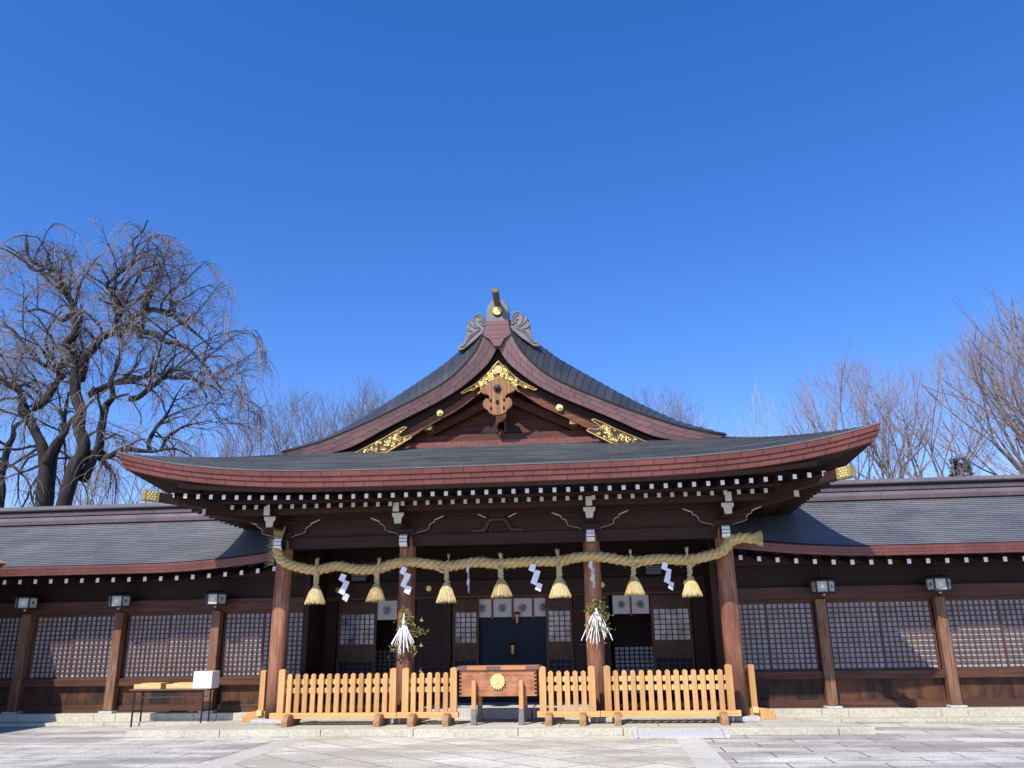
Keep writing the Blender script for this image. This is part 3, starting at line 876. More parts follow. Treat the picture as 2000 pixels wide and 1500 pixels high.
# maroon coping where the gable meets the skirt
mb = MB()
for y0, z0, z1 in ((18.72, 6.14, 6.22), (18.78, 6.223, 6.3)):
    a, b = -3.0, 3.0
    mb.add([(a, y0, z0), (b, y0, z0), (b, 19.3, z0), (a, 19.3, z0), (a, y0, z1), (b, y0, z1), (b, 19.3, z1+.05), (a, 19.3, z1+.05)],
           [(0, 3, 2, 1), (4, 5, 6, 7), (0, 1, 5, 4), (1, 2, 6, 5), (2, 3, 7, 6), (3, 0, 4, 7)], 0,
           [[(a, 0), (a, 1), (b, 1), (b, 0)], [(a, 0.01), (b, 0.01), (b, .1), (a, .1)], [(a+z0*3, 0.02), (b+z0*3, 0.02), (b+z0*3, .09), (a+z0*3, .09)], [(0, .1)]*4, [(0, .1)]*4, [(0, .1)]*4])
mb.build('gable_coping', FASCIA, hall)
# front plate under the ridge end
mb = MB()
for i in range(5):
    z1 = (9.16, 9.04, 8.92, 8.79, 8.69)[i]; z0 = (9.044, 8.924, 8.794, 8.694, 8.5)[i]; hw = lambda z: lerp_curve([(8.5, .07), (8.62, .11), (8.7, .19), (8.79, .34), (9.16, .26)], z)
    if True:
        mb.prism([(-hw(z0), z0), (hw(z0), z0), (hw(z1), z1), (-hw(z1), z1)], 18.275-.004*i*0, 18.5)
mb.build('ridge_end_plate', FASC_W if False else plain('plum_copper', (0.16, 0.075, 0.075), 0.45, var=0.2, sc=30, bumpd=0.003), hall, bev=0.004)

def petals(mb, c, r, y0, y1, mi=0, n=16, inner=.18):
    for k in range(n):
        g = 2*math.pi*(k+.5)/n; hw = math.pi/n*.86
        pts = [(inner*r, -hw*.8), (.82*r, -hw), (.93*r, -hw*.8), (.99*r, -hw*.35), (.99*r, hw*.35), (.93*r, hw*.8), (.82*r, hw), (inner*r, hw*.8)]
        mb.prism([(c[0]+q*math.cos(g+a), c[1]+q*math.sin(g+a)) for q, a in pts], y0, y1, mi)
# ridge-end ornament
oni = thing_part('ridge_ornament', hall, (0, 18.5, 9.1))
blk = [(-.27, 9.14), (-.275, 9.5), (-.26, 9.6), (-.22, 9.64), (-.2, 9.7), (-.15, 9.76), (.15, 9.76), (.2, 9.7), (.22, 9.64), (.26, 9.6), (.275, 9.5), (.27, 9.14)]
mb = MB(); mb.prism(blk, 18.42, 18.72)
rim = [(a*.7, 9.45+(z-9.45)*.62) for a, z in blk]
oct_ = [(.135*math.cos(R(22.5+45*i)), 9.46+.15*math.sin(R(22.5+45*i))) for i in range(8)]
mb.build('block', ONI, oni, bev=0.02)
mb = MB(); mb.prism(oct_, 18.40, 18.42); mb.build('recess', GOLDD, oni)
mb = MB(); mb.disc((0, 9.46), .1, 18.385, 18.4, 32); petals(mb, (0, 9.46), .115, 18.365, 18.385); mb.disc((0, 9.46), .022, 18.355, 18.366, 12)
mb.build('crest', GOLD, oni)
for sx in (-1, 1):
    f = lambda l: [(sx*(a-815)/677, 9.76-(b-435)/591) for a, b in l]
    out = f([(985, 745), (1040, 720), (1055, 660), (1110, 608), (1185, 615), (1238, 668), (1246, 722), (1290, 688), (1326, 722), (1318, 775), (1350, 800), (1356, 850), (1332, 882), (1372, 980), (1398, 1058), (1470, 1062), (1502, 1130), (1482, 1165), (1395, 1150), (1180, 1000), (1050, 890), (985, 800)])
    mb = MB(); mb.prism(out, 18.52, 18.68)
    mb.build('scroll', ONI, oni, bev=0.012)
    mb = MB()
    for path in ([(1075, 770), (1060, 700), (1085, 640), (1150, 615), (1215, 655), (1225, 720), (1200, 790), (1120, 840)], [(1165, 650), (1130, 660), (1095, 700), (1120, 735), (1150, 720)], [(1300, 710), (1290, 760), (1230, 810), (1140, 850)], [(1335, 830), (1290, 870), (1200, 880), (1120, 850)], [(1120, 860), (1230, 930), (1330, 1020), (1390, 1090), (1450, 1110)], [(1180, 880), (1290, 940), (1360, 1040), (1400, 1080)], [(990, 770), (1060, 800), (1120, 760)]):
        q = [Vector((a, 18.515, b)) for a, b in f(path)]
        mb.tube(smooth_curve(q, 16), .02, 6)
    mb.build('scroll_relief', ONI, oni, smooth=True)
mb = MB(); mb.tube([(0, 18.8, 9.55), (0, 18.4, 9.66), (0, 17.98, 9.84)], [.075, .08, .088], 20)
mb.build('ridge_log', [plain('ridge_log_copper', (0.13, 0.075, 0.06), 0.5, var=0.2)], oni, bev=0.008)
mb = MB(); mb.box(-.24, .24, 18.72, YB, 9.1, 9.5); mb.build('ridge', ONI, hall)
mb = MB(); mb.prism([(-5.2, 5.5), (5.2, 5.5)] + [(c.x, c.z-.05) for c in reversed(crs[::3])] + [(-c.x, c.z-.05) for c in crs[::3]], YB-.1, YB-.02); mb.build('rear_gable', W_DARK, hall)

# gilded gable fittings
GY = .14
def filigree(mb, poly, y, n, seed, mi=0):
    rr = random.Random(seed)
    xs_ = [p[0] for p in poly]; zs_ = [p[1] for p in poly]
    def inside(x, z):
        c = False
        for i in range(len(poly)):
            (x1, z1), (x2, z2) = poly[i], poly[i-1]
            if (z1 > z) != (z2 > z) and x < (x2-x1)*(z-z1)/(z2-z1)+x1: c = not c
        return c
    cnt = 0; tries = 0
    while cnt < n and tries < n*60:
        tries += 1
        x = rr.uniform(min(xs_), max(xs_)); z = rr.uniform(min(zs_), max(zs_)); r = rr.uniform(.03, .055)
        if not inside(x, z) or not all(inside(x+r*.7*math.cos(a), z+r*.7*math.sin(a)) for a in (0, 1.57, 3.14, 4.71)): continue
        ph = rr.uniform(0, 6.28); sg = rr.choice((-1, 1))
        q = [Vector((x+r*(1-.75*i/10)*math.cos(ph+sg*i*.62), y, z+r*(1-.75*i/10)*math.sin(ph+sg*i*.62))) for i in range(11)]
        mb.tube(q, [.005+.005*i/10 for i in range(11)], 5, mi); cnt += 1
def border(mb, poly, y, r, mi=0, closed=True):
    q = [Vector((a, y, z)) for a, z in poly]
    if closed: q.append(q[0])
    for a, b in zip(q, q[1:]): mb.tube([a, b], r, 6, mi)
top_plate = [(0, 8.2), (.27, 7.91), (.54, 7.66), (.92, 7.44), (.86, 7.42), (.72, 7.49), (.62, 7.49), (.5, 7.58), (.42, 7.56), (.44, 7.44), (.5, 7.39), (0, 7.79)]
for sx in (-1, 1):
    pl = [(sx*a, z) for a, z in top_plate]
    mb = MB(); mb.prism(pl, 18.385+GY, 18.41+GY); g = mb.build('gilded_plate', GOLDD, hall)
    mb = MB(); border(mb, pl[:-1], 18.375+GY, .012, closed=False); filigree(mb, pl, 18.378+GY, 60, 5+sx); mb.tube([Vector((sx*.5, 18.51, 7.39)), Vector((0, 18.51, 7.8))], .02, 6)
    mb.build('scrollwork', GOLD, g)
    lo = [(sx*a, z) for a, z in [(3.45, 5.99), (2.66, 6.0), (2.06, 6.34), (2.12, 6.38), (2.3, 6.34), (2.4, 6.4), (2.18, 6.58), (2.24, 6.6), (2.45, 6.5), (2.75, 6.33), (3.1, 6.16)]]
    mb = MB(); mb.prism(lo, 18.33, 18.41); g = mb.build('gilded_corner_plate', GOLDD, hall)
    mb = MB(); border(mb, lo, 18.325, .011); filigree(mb, lo, 18.325, 56, 15+sx)
    mb.tube([Vector((sx*3.45, 18.32, 5.98)), Vector((sx*2.66, 18.32, 5.985)), Vector((sx*2.06, 18.32, 6.33))], .018, 6)
    mb.build('scrollwork', GOLD, g)
mb = MB(); mb.disc((0, 7.98), .09, 18.515, 18.525, 32); petals(mb, (0, 7.98), .1, 18.495, 18.515); mb.disc((0, 7.98), .02, 18.485, 18.496, 12)
mb.build('gable_crest', GOLD, hall)
# carved pendant
f = lambda l: [((a-1540)/452, 6.77+(750-b)/448) for a, b in l]
half = f([(1540, 322), (1720, 460), (1726, 488), (1692, 510), (1645, 522), (1622, 548), (1632, 575), (1660, 560), (1688, 585), (1700, 628), (1682, 668), (1645, 692), (1625, 725), (1585, 745), (1540, 750)])
pts = half + [(-a, z) for a, z in reversed(half[1:-1])]
mb = MB(); mb.prism(pts, 18.24, 18.34); gg = mb.build('gable_pendant', W_GEGYO, hall, bev=0.008)
for c, r_ in (((-.16, 7.13), .04), ((.16, 7.13), .04), ((-.15, 6.93), .04), ((.15, 6.93), .04), ((0, 7.08), .055)):
    mb = MB(); mb.prism([(c[0]+r_*.8*math.cos(q_*.52), c[1]+r_*1.15*math.sin(q_*.52)) for q_ in range(12)], 18.233, 18.245); mb.build('piercing', VOID, gg)
mb = MB(); mb.disc((0, 7.42), .1, 18.2, 18.24, 6); mb.disc((0, 7.42), .065, 18.17, 18.2, 12); mb.lathe([(.03, 7.38), (.035, 7.42), (.02, 7.45)], 0, 18.16, 12)
mb.build('hexagonal_boss', IRON, gg, bev=0.01)
mb = MB(); mb.disc((0, 7.425), .028, 18.14, 18.165, 14); mb.build('silver_stud', STEEL, gg, bev=.006)
mb = MB(); mb.box(-.07, .07, 18.95, 19.0, 6.45, 6.78); mb.disc((0, 6.55), .05, 18.93, 18.96); mb.build('pendant_tail', W_GABLE, hall)

# ------------------------------------------------------------------ hall front wall (recessed)
FY = 20.9
mb = MB(); mb.box(-4.75, 4.75, FY-.08, FY+.08, 2.84, 3.2); mb.build('door_lintel', W_BEAM, hall, bev=0.008)
mb = MB(); mb.box(-4.75, 4.75, FY-.1, FY+.06, 2.76, 2.838); mb.build('door_head', W_DOOR, hall, bev=0.006)
mb = MB()
for i in range(5): mb.box(-4.75, 4.75, FY+.0, FY+.05, 3.2+i*.17, 3.365+i*.17)
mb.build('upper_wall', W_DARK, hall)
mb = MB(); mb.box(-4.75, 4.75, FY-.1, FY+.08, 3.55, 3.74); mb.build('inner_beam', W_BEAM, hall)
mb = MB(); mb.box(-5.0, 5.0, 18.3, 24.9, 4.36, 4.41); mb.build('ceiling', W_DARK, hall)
for sx in (-1, 1):
    a, b = sorted((sx*4.75, sx*4.85))
    mb = MB()
    for i in range(5): mb.box(a, b, 19.7+.24*i, 19.7+.24*i+.232, .33, 4.36)
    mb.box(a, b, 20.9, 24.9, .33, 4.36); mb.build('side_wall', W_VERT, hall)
    mb = MB(); c = sorted((sx*4.72, sx*4.86)); mb.box(c[0], c[1], 19.5, 19.7, .286, 4.3); mb.build('corner_post', W_VERT, hall, bev=.01)
mb = MB(); mb.box(-4.9, 4.9, 24.8, 24.9, .33, 4.36); mb.build('rear_wall', W_DARK, hall)
mb = MB()
for x0 in (-4.75, -2.42, 2.28, 4.61):
    pass
for (a, b) in ((-4.75, -4.45), (-2.4, -2.22), (2.22, 2.4), (4.4, 4.75)):
    mb = MB(); mb.box(a, b, FY-.1, FY+.1, .33, 2.76); mb.build('door_post', W_VERT, hall, bev=.01)
def leaf(x0, x1, y, z0=.47, z1=2.76, lat=(1.7, 2.42), lower=True, name='sliding_door', nx=None, glass=PANEG):
    s = thing_part(name, hall, ((x0+x1)/2, y, z0))
    mb = MB(); st = .07
    mb.box(x0, x0+st, y, y+.05, z0, z1-.01); mb.box(x1-st, x1, y, y+.05, z0, z1-.01)
    for a, b in ((z0, z0+.12), (1.28, lat[0]), (lat[1], z1-.01)):
        mb.box(x0+st, x1-st, y+.002, y+.048, a, b)
    mb.build('frame', W_DOOR, s, bev=.005)
    nx = nx or max(3, round((x1-x0-2*st)/.13))
    for zz0, zz1, nn in ((lat[0], lat[1], 6), (z0+.12, 1.28, 6)):
        mb = MB()
        for i in range(1, nx):
            xx = x0+st+(x1-x0-2*st)*i/nx; mb.box(xx-.01, xx+.01, y+.01, y+.03, zz0, zz1)
        for i in range(1, nn):
            zz = zz0+(zz1-zz0)*i/nn; mb.box(x0+st, x1-st, y+.008, y+.028, zz-.01, zz+.01)
        mb.build('lattice', W_LATT, s)
    mb = MB(); mb.box(x0+st, x1-st, y+.034, y+.04, lat[0], lat[1]); mb.build('pane', glass, s)
    mb = MB(); mb.box(x0+st, x1-st, y+.034, y+.04, z0+.12, 1.28); mb.build('lower_pane', GLASSD, s)
    return s
leaf(-1.5, -.83, FY-.03); leaf(.83, 1.5, FY-.03)
leaf(-4.43, -3.43, FY-.03); leaf(3.4, 4.38, FY-.03)
for sx in (-1, 1):
    s = thing_part('board_door', hall, (sx*1.87, FY-.1, .47))
    a, b = sorted((sx*1.52, sx*2.22))
    mb = MB()
    for i in range(3): mb.box(a+(b-a)*i/3, a+(b-a)*(i+1)/3-.004, FY-.1-.004*(i % 2), FY-.04, .47, 2.75)
    mb.build('boards', W_VERT, s)
    mb = MB()
    for z in (.75, 1.6, 2.4): mb.box(a+.02, b-.02, FY-.125, FY-.106, z, z+.02); 
    mb.build('iron_strap', IRON, s)
    mb = MB()
    for z in (1.02, 1.62, 2.22):
        mb.prism([(sx*2.25-.02, z), (sx*2.25+.05, z+.02), (sx*2.25+.0, z+.05), (sx*2.25, z+.12), (sx*2.25-.03, z+.05), (sx*2.25-.06, z+.03)], FY-.135, FY-.12)
    mb.build('gilded_hinge', GOLD, s)
# centre glazed screen
s = thing_part('glazed_screen', hall, (0, FY+.12, .47))
mb = MB(); mb.box(-.83, .83, FY+.12, FY+.13, .6, 2.7); mb.build('pane', GLASSD, s)
mb = MB(); mb.box(-.85, .85, FY+.1, FY+.15, .47, .6); mb.box(-.85, .85, FY+.1, FY+.15, 2.7, 2.76); mb.build('frame', W_DOOR, s)
# gilded nail covers on the lintel
def nailcover(x, z, y):
    mb = MB()
    for k in range(6):
        g = k*math.pi/3; mb.disc((x+.045*math.cos(g), z+.045*math.sin(g)), .028, y-.012, y, 10)
    mb.disc((x, z), .035, y-.03, y-.0125, 14); mb.build('nail_cover', GOLD, hall)
for x, z in ((-2.1, 3.02), (2.25, 3.02), (4.3, 3.02), (-4.45, 3.02)): nailcover(x, z, FY-.082)
for sx in (-1, 1):
    mb = MB(); mb.disc((sx*6.95, 2.62), .001, 19, 19.01, 6)
# inner lattice screens seen through the right doorway and faintly left
for (x0, x1) in ((2.5, 3.9), (-3.9, -2.5)):
    s = thing_part('inner_screen', hall, ((x0+x1)/2, 22.4, .33))
    mb = MB(); nx = 11; nz = 11
    for i in range(nx+1):
        xx = x0+(x1-x0)*i/nx; mb.box(xx-.015, xx+.015, 22.39, 22.42, .33, 1.55)
    for i in range(nz+1):
        zz = .4+(1.55-.4)*i/nz; mb.box(x0, x1, 22.386, 22.416, zz-.012, zz+.012)
    mb.box(x0, x1, 22.38, 22.43, 1.55, 2.9); mb.build('lattice', W_VERT, s)
    mb = MB(); mb.box(x0, x1, 22.425, 22.43, .33, 1.55); mb.build('paper', CARD if x0 > 0 else SHOJI, s)
# small slatted boxes under the porch beam
for x, lab in ((-3.86, 'left'), (3.52, 'right')):
    s = thing_part('louvre_box', hall, (x, FY-.3, 3.3))
    mb = MB(); mb.box(x-.2, x+.2, FY-.3, FY-.105, 3.22, 3.46); mb.build('case', IRON, s, bev=.01)
    mb = MB()
    for i in range(4): mb.box(x-.18, x+.18, FY-.31, FY-.301, 3.25+.05*i, 3.27+.05*i)
    mb.build('slats', STEEL, s)

# ------------------------------------------------------------------ door curtains
def curtain(cs, w, z0, z1, y, lab, ribbons=True):
    t = thing('door_curtain', lab, 'curtain', (sum(cs)/len(cs), y, z0))
    for c in cs:
        mb = MB(); n = 12
        r0 = []; r1 = []
        for z_i in range(7):
            zz = z1+(z0-z1)*z_i/6
            r0.append([(c-w/2+w*i/n, y+.008*math.sin(i*1.3+c*9)*(z_i/6), zz) for i in range(n+1)])
        mb.grid(r0)
        mb.grid([[(p[0], p[1]+.004, p[2]) for p in r] for r in r0])
        pn = mb.build('cloth_panel', CLOTH, t)
        mb = MB(); R_ = w*.23; cz = (z0+z1)/2-.01; yy = y-.012
        for k in range(16):
            g = 2*math.pi*k/16; hw = math.pi/16*.88
            pl = [(.22*R_, 0), (.8*R_, -hw), (.95*R_, -hw*.75), (R_, 0), (.95*R_, hw*.75), (.8*R_, hw), (.22*R_, 0)]
            q = [Vector((c+a*math.cos(g+b), yy, cz+a*math.sin(g+b))) for a, b in pl]
            for a, b in zip(q, q[1:]): mb.tube([a, b], .0026, 3)
        for k in range(12):
            a0, a1 = k*math.pi/6, (k+1)*math.pi/6
            for rr in (.2*R_,): mb.tube([Vector((c+rr*math.cos(a0), yy, cz+rr*math.sin(a0))), Vector((c+rr*math.cos(a1), yy, cz+rr*math.sin(a1)))], .0022, 3)
        mb.build('printed_crest', BLACK, pn)
    if ribbons:
        for a, b in zip(cs, cs[1:]):
            m_ = (a+b)/2; mb = MB(); mb.box(m_-.022, m_+.022, y-.02, y-.016, z0-.05, z1); mb.build('red_ribbon', REDRIB, t)
    mb = MB(); mb.tube([(cs[0]-w/2, y, z1), (cs[-1]+w/2, y, z1)], .012, 8); mb.build('curtain_rod', W_BEAM, t)
curtain([-.76, -.25, .26, .77], .455, 2.3, 2.755, FY+.08, 'white four-panel door curtain with black flower crests over the centre doorway')
curtain([-3.17], .5, 2.28, 2.755, FY-.01, 'single white curtain panel with one black flower crest, left of the second pillar')
curtain([2.7, 3.16], .42, 2.32, 2.78, FY-.02, 'two-panel white door curtain with black flower crests, right of the sprig on the pillar')
# lit hanging lamps inside the hall
for i, (x, y, z, lab) in enumerate(((.0, 22.2, 1.52, 'lower small amber lamp glowing in the dark centre doorway'), (.12, 22.6, 2.25, 'upper small amber lamp just under the centre curtain'))):
    t = thing('hanging_lamp', lab, 'lamp', (x, y, z), 'amber lamps in the centre doorway')
    y = FY-.02+.02*i; WL[t.name].y = y; t.location.y = y
    mb = MB()
    for k in range(6):
        a = k*math.pi/3; mb.tube([(x+.075*math.cos(a), y+.05*math.sin(a), z+.12), (x+.05*math.cos(a), y+.035*math.sin(a), z-.11)], .006, 4)
    mb.lathe([(.03, z-.125), (.06, z-.12), (.05, z-.105)], x, y, 12); mb.lathe([(.09, z+.11), (.095, z+.125), (.03, z+.17)], x, y, 12)
    mb.build('lamp_cage', IRON, t)
    mb = MB(); mb.lathe([(.028, z-.1), (.036, z), (.045, z+.11)], x, y, 14); mb.build('glowing_shade', GLOW, t)

# ------------------------------------------------------------------ picket fences
def picket(mb, x, y, w, z0, z1, d=.07):
    c = .025
    mb.prism([(x-w/2, z0), (x+w/2, z0), (x+w/2, z1-c), (x+.012, z1), (x-.012, z1), (x-w/2, z1-c)], y-d/2, y+d/2)
def fence(xa, xb, n, feet, lab, x0b, x1b):
    t = thing('picket_fence', lab, 'fence', ((xa+xb)/2, 17.5, .13), 'low pale timber picket fences in front of the hall')
    for x in (xa, xb):
        mb = MB(); picket(mb, x, 17.5, .135, .372, 1.225, .12); mb.build('post', W_FENCE, t, ((x, 17.5, .37)), bev=.005)
    for i in range(n):
        x = xa+(xb-xa)*(i+1)/(n+1)
        mb = MB(); picket(mb, x, 17.485, .1, .372, 1.13+.004*rnd.random(), .06); mb.build('picket', W_FENCE, t, (x-rnd.random()*3, 17.5, .37), bev=.004)
    for z in (.75, .92):
        mb = MB(); mb.box(xa+.068, xb-.068, 17.517, 17.56, z, z+.1); mb.build('rail', W_FRAIL, t, bev=.003)
    mb = MB(); mb.box(x0b, x1b, 17.43, 17.57, .262, .37); mb.build('base_beam', W_FBEAM, t, bev=.005)
    for x in feet:
        mb = MB(); yz = [(17.12, .133), (17.88, .133), (17.88, .22), (17.78, .26), (17.57, .26), (17.43, .26), (17.43, .34), (17.33, .36), (17.2, .33), (17.12, .25)]
        mb.prism(yz, x-.065, x+.065, 0, 'x'); mb.build('foot', W_FOOT, t, (x, 17.5, .13), bev=.008)
fence(-4.49, -2.12, 13, (-4.26, -2.36), 'long picket fence at the left end, between the outer left pillar and second pillar', -4.7, -2.03)
fence(-1.86, -.86, 5, (-1.67, -.97), 'short picket fence left of the offertory box', -2.02, -.76)
fence(.96, 1.95, 5, (1.08, 1.75), 'short picket fence right of the offertory box', .84, 2.09)
fence(2.26, 4.66, 13, (2.43, 4.47), 'long picket fence at the right end, beside the outer right pillar', 2.1, 4.83)
for sx, lab in ((-1, 'return fence running back beside the outer left pillar'), (1, 'return fence running back beside the outer right pillar')):
    X0 = sx*5.24
    t = thing('picket_fence', lab, 'fence', (X0, 18.8, .13), 'short return fences beside the outer pillars')
    for y in (18.35, 19.2):
        mb = MB(); T = Matrix.Translation((X0, y, 0)) @ Matrix.Rotation(R(90), 4, 'Z') @ Matrix.Translation((-X0, -y, 0))
        c = .025; w = .13; z1 = 1.19
        mb.prism([(X0-w/2, .26), (X0+w/2, .26), (X0+w/2, z1-c), (X0, z1), (X0-w/2, z1-c)], y-.06, y+.06, T=T); mb.build('post', W_FENCE, t, (X0, y, .2), bev=.005)
    for i in range(3):
        y = 18.35+.85*(i+1)/4
        mb = MB(); mb.box(X0-.03, X0+.03, y-.05, y+.05, .372, 1.1); mb.build('picket', W_FENCE, t, (X0, y, .3), bev=.004)
    for z in (.75, .92):
        mb = MB(); mb.box(X0-sx*0-.02+.05*(-sx), X0+.02+.05*(-sx), 18.41, 19.14, z, z+.1); mb.build('rail', W_FENCE, t, bev=.003)
    mb = MB(); mb.box(X0-.06, X0+.06, 18.2, 19.3, .262, .37); mb.build('base_beam', W_FRAIL, t, bev=.005)
    mb = MB(); mb.prism([(X0-.4, .133), (X0+.4, .133), (X0+.4, .22), (X0+.28, .33), (X0+.06, .35), (X0+.06, .26), (X0-.06, .26), (X0-.06, .35), (X0-.28, .33), (X0-.4, .22)], 18.28, 18.42)
    mb.build('foot', W_FENCE, t, bev=.008)

# ------------------------------------------------------------------ offertory box
ox = thing('offertory_box', 'reddish timber offertory box with gold flower crest on four shod legs', 'offertory box', (.05, 17.8, .13))
bx0, bx1 = -.74, .84
mb = MB(); mb.box(bx0, bx1, 17.45, 18.15, .66, 1.165); mb.build('body', W_BOX, ox, bev=.006)
mb = MB()
for i in range(6):
    z = .7+.075*i
    for x, s_ in ((bx0, 1), (bx1, -1)):
        a, b = sorted((x-s_*.004, x+s_*.045)); mb.box(a, b, 17.444, 17.452, z, z+.035)
mb.build('dovetails', VOID, ox)
q = [-.79, -.58, -.18, .12, .62, .89]; mm = [W_PURPLE, W_ORANGE, W_PURPLE, W_ORANGE, W_PURPLE]
for (a, b), mt in zip(zip(q, q[1:]), mm):
    mb = MB(); mb.box(a, b, 17.41, 17.5, 1.167, 1.235); mb.build('rim', mt, ox)
mb = MB(); mb.box(-.79, .89, 18.1, 18.2, 1.167, 1.235); mb.box(-.79, -.7, 17.5, 18.1, 1.167, 1.235); mb.box(.8, .89, 17.5, 18.1, 1.167, 1.235)
for i in range(9): mb.box(-.69, .79, 17.53+.063*i, 17.55+.063*i, 1.17, 1.2)
mb.build('grating', W_ORANGE, ox)
for x in (-.43, .53):
    for y in (17.34, 18.2):
        mb = MB(); picket(mb, x+.0, y+.05, .085, .42, .975 if y < 18 else 1.1, .1); lg = mb.build('leg', W_FENCE, ox, (x, y, .4), bev=.004)
        mb = MB(); h = [(x-.06, y-.02, .132), (x+.06, y-.02, .132), (x+.06, y+.12, .132), (x-.06, y+.12, .132), (x-.046, y-.003, .43), (x+.046, y-.003, .43), (x+.046, y+.103, .43), (x-.046, y+.103, .43)]
        mb.hexa(h); mb.build('metal_shoe', SHOE, lg, bev=.004)
mb = MB(); mb.disc((.05, .945), .13, 17.432, 17.448, 32); petals(mb, (.05, .945), .155, 17.405, 17.432, inner=.14); mb.disc((.05, .945), .026, 17.395, 17.41, 16)
mb.build('crest', GOLDP, ox, bev=.004)

# stone ramp slab
t = thing('stone_ramp', 'pale granite ramp slab lying against the kerb near the right end', 'ramp', (3.5, 16.3, 0))
mb = MB(); mb.prism([(16.08, .006), (16.08, .035), (16.59, .13), (16.59, .006)], 2.77, 4.3, 0, 'x'); mb.build('slab', STONE_W, t, bev=.006)
for x in (2.72, 4.35):
    mb = MB(); mb.prism([(16.05, .006), (16.05, .06), (16.59, .16), (16.59, .006)], x-.045, x+.045, 0, 'x'); mb.build('side_curb', STONE_W, t, bev=.006)

# ------------------------------------------------------------------ folding table with boxes
t = thing('folding_table', 'long brown folding table with grey legs before the left lattice screens', 'table', (-7.62, 19.0, .08))
mb = MB(); mb.box(-8.55, -6.68, 18.72, 19.17, .765, .8); mb.build('table_top', wood('table_wood', (.09, .05, .035), (.16, .09, .06), 'x', .4, 4), t, bev=.006)
for x in (-8.43, -6.8):
    for y in (18.76, 19.13):
        mb = MB(); zf = .002 if y < 18.9 else .076
        mb.tube([(x, y, .763), (x+(0.0), y, zf)], .021, 8); mb.build('leg', IRON, t)
    mb = MB(); mb.tube([(x, 18.76, .32), (x, 19.13, .32)], .014, 6); mb.build('leg_brace', IRON, t)
mb = MB(); mb.tube([(-8.43, 18.95, .62), (-6.8, 18.95, .62)], .013, 8); mb.build('stretcher', STEEL, t)
for x, lab in ((-8.13, 'shallow yellow wooden tray at the left end of the folding table'), (-7.36, 'shallow yellow wooden tray touching the white carton on the folding table')):
    b = thing('wooden_tray', lab, 'tray', (x, 18.9, .8))
    mb = MB(); mb.box(x-.34, x+.3, 18.76, 19.1, .802, .9); mb.build('tray_body', W_TRAY, b, bev=.004)
    mb = MB(); mb.box(x-.16, x+.3, 18.757, 19.1, .902, .925); mb.build('lid', W_TRAY, b, bev=.003)
    mb = MB(); mb.box(x-.16, x-.03, 18.752, 18.758, .86, .885); mb.build('paper_label', PAPER, b)
b = thing('carton', 'white cardboard carton at the right end of the folding table', 'box', (-6.84, 18.9, .8))
mb = MB(); mb.box(-7.06, -6.62, 18.74, 19.12, .802, 1.16); mb.build('carton_body', CARD, b, bev=.004)
mb = MB(); mb.box(-7.062, -6.618, 18.738, 19.122, 1.1, 1.166); mb.build('carton_lid', CARD, b, bev=.003)
mb = MB()
for i in range(7):
    mb.box(-6.95+.03*i, -6.945+.03*i, 18.736, 18.7395, .86+.02*(i % 2), 1.06-.03*((i*3) % 2))
mb.build('faint_writing', plain('faint_ink', (.5, .5, .52), .7), b)

# ------------------------------------------------------------------ hexagonal lanterns
def lantern(x, y, z, lab, rz):
    t = thing('hanging_lantern', lab, 'lantern', (0, 0, 0), 'hexagonal lanterns under the corridor eaves')
    def hexp(r, ph=0): return [(r*math.cos(R(60*i+ph)), r*math.sin(R(60*i+ph))) for i in range(6)]
    mb = MB()
    mb.prism(hexp(.27), -.15, -.125, axis='z'); mb.prism(hexp(.255), .1, .125, axis='z')
    for p in hexp(.25): mb.tube([(p[0], p[1], -.13), (p[0]*1.0, p[1]*1.0, .11)], .02, 6)
    mb.build('frame', IRON, t)
    mb = MB()
    o = hexp(.238)
    for i in range(6):
        a, b = o[i], o[(i+1) % 6]
        mb.add([(a[0], a[1], -.12), (b[0], b[1], -.12), (b[0], b[1], .1), (a[0], a[1], .1)], [(0, 1, 2, 3)])
    gl = mb.build('glass_panels', LAMPG, t)
    mb = MB()
    for i in range(6):
        g = R(60*i+30); rr = .238*math.cos(R(30))+.004
        T = Matrix.Rotation(g+R(90), 4, 'Z') @ Matrix.Translation((0, -rr, 0))
        for k in range(8):
            gg = k*math.pi/4
            mb.prism([(.028*math.cos(gg)+.018*math.cos(q_*math.pi/3), .028*math.sin(gg)+.018*math.sin(q_*math.pi/3)-.01) for q_ in range(6)], -.004, 0, T=T)
        mb.prism([(.015*math.cos(q_*math.pi/3), .015*math.sin(q_*math.pi/3)-.01) for q_ in range(6)], -.008, -.004, T=T)
    mb.build('gold_flower', GOLD, gl)
    mb = MB(); s_ = [hexp(.40), hexp(.34), hexp(.18), hexp(.05)]; zs = [.125, .14, .18, .2]
    rows = [[(p[0], p[1], zz) for p in h+[h[0]]] for h, zz in zip(s_, zs)]
    rows.insert(0, [(p[0], p[1], .118) for p in hexp(.1)+[hexp(.1)[0]]]); mb.grid(rows); mb.build('roof', IRON, t)
    mb = MB(); mb.tube([(0, 0, .19), (0, 0, .62)], .01, 6); mb.build('hanger', IRON, t)
    mb = MB(); mb.lathe([(.002, -.2), (.03, -.19), (.035, -.17), (.02, -.15)], 0, 0, 10); mb.build('finial', GOLD, t)
    return t
ln = lantern(0, 0, 0, 'x', 0)
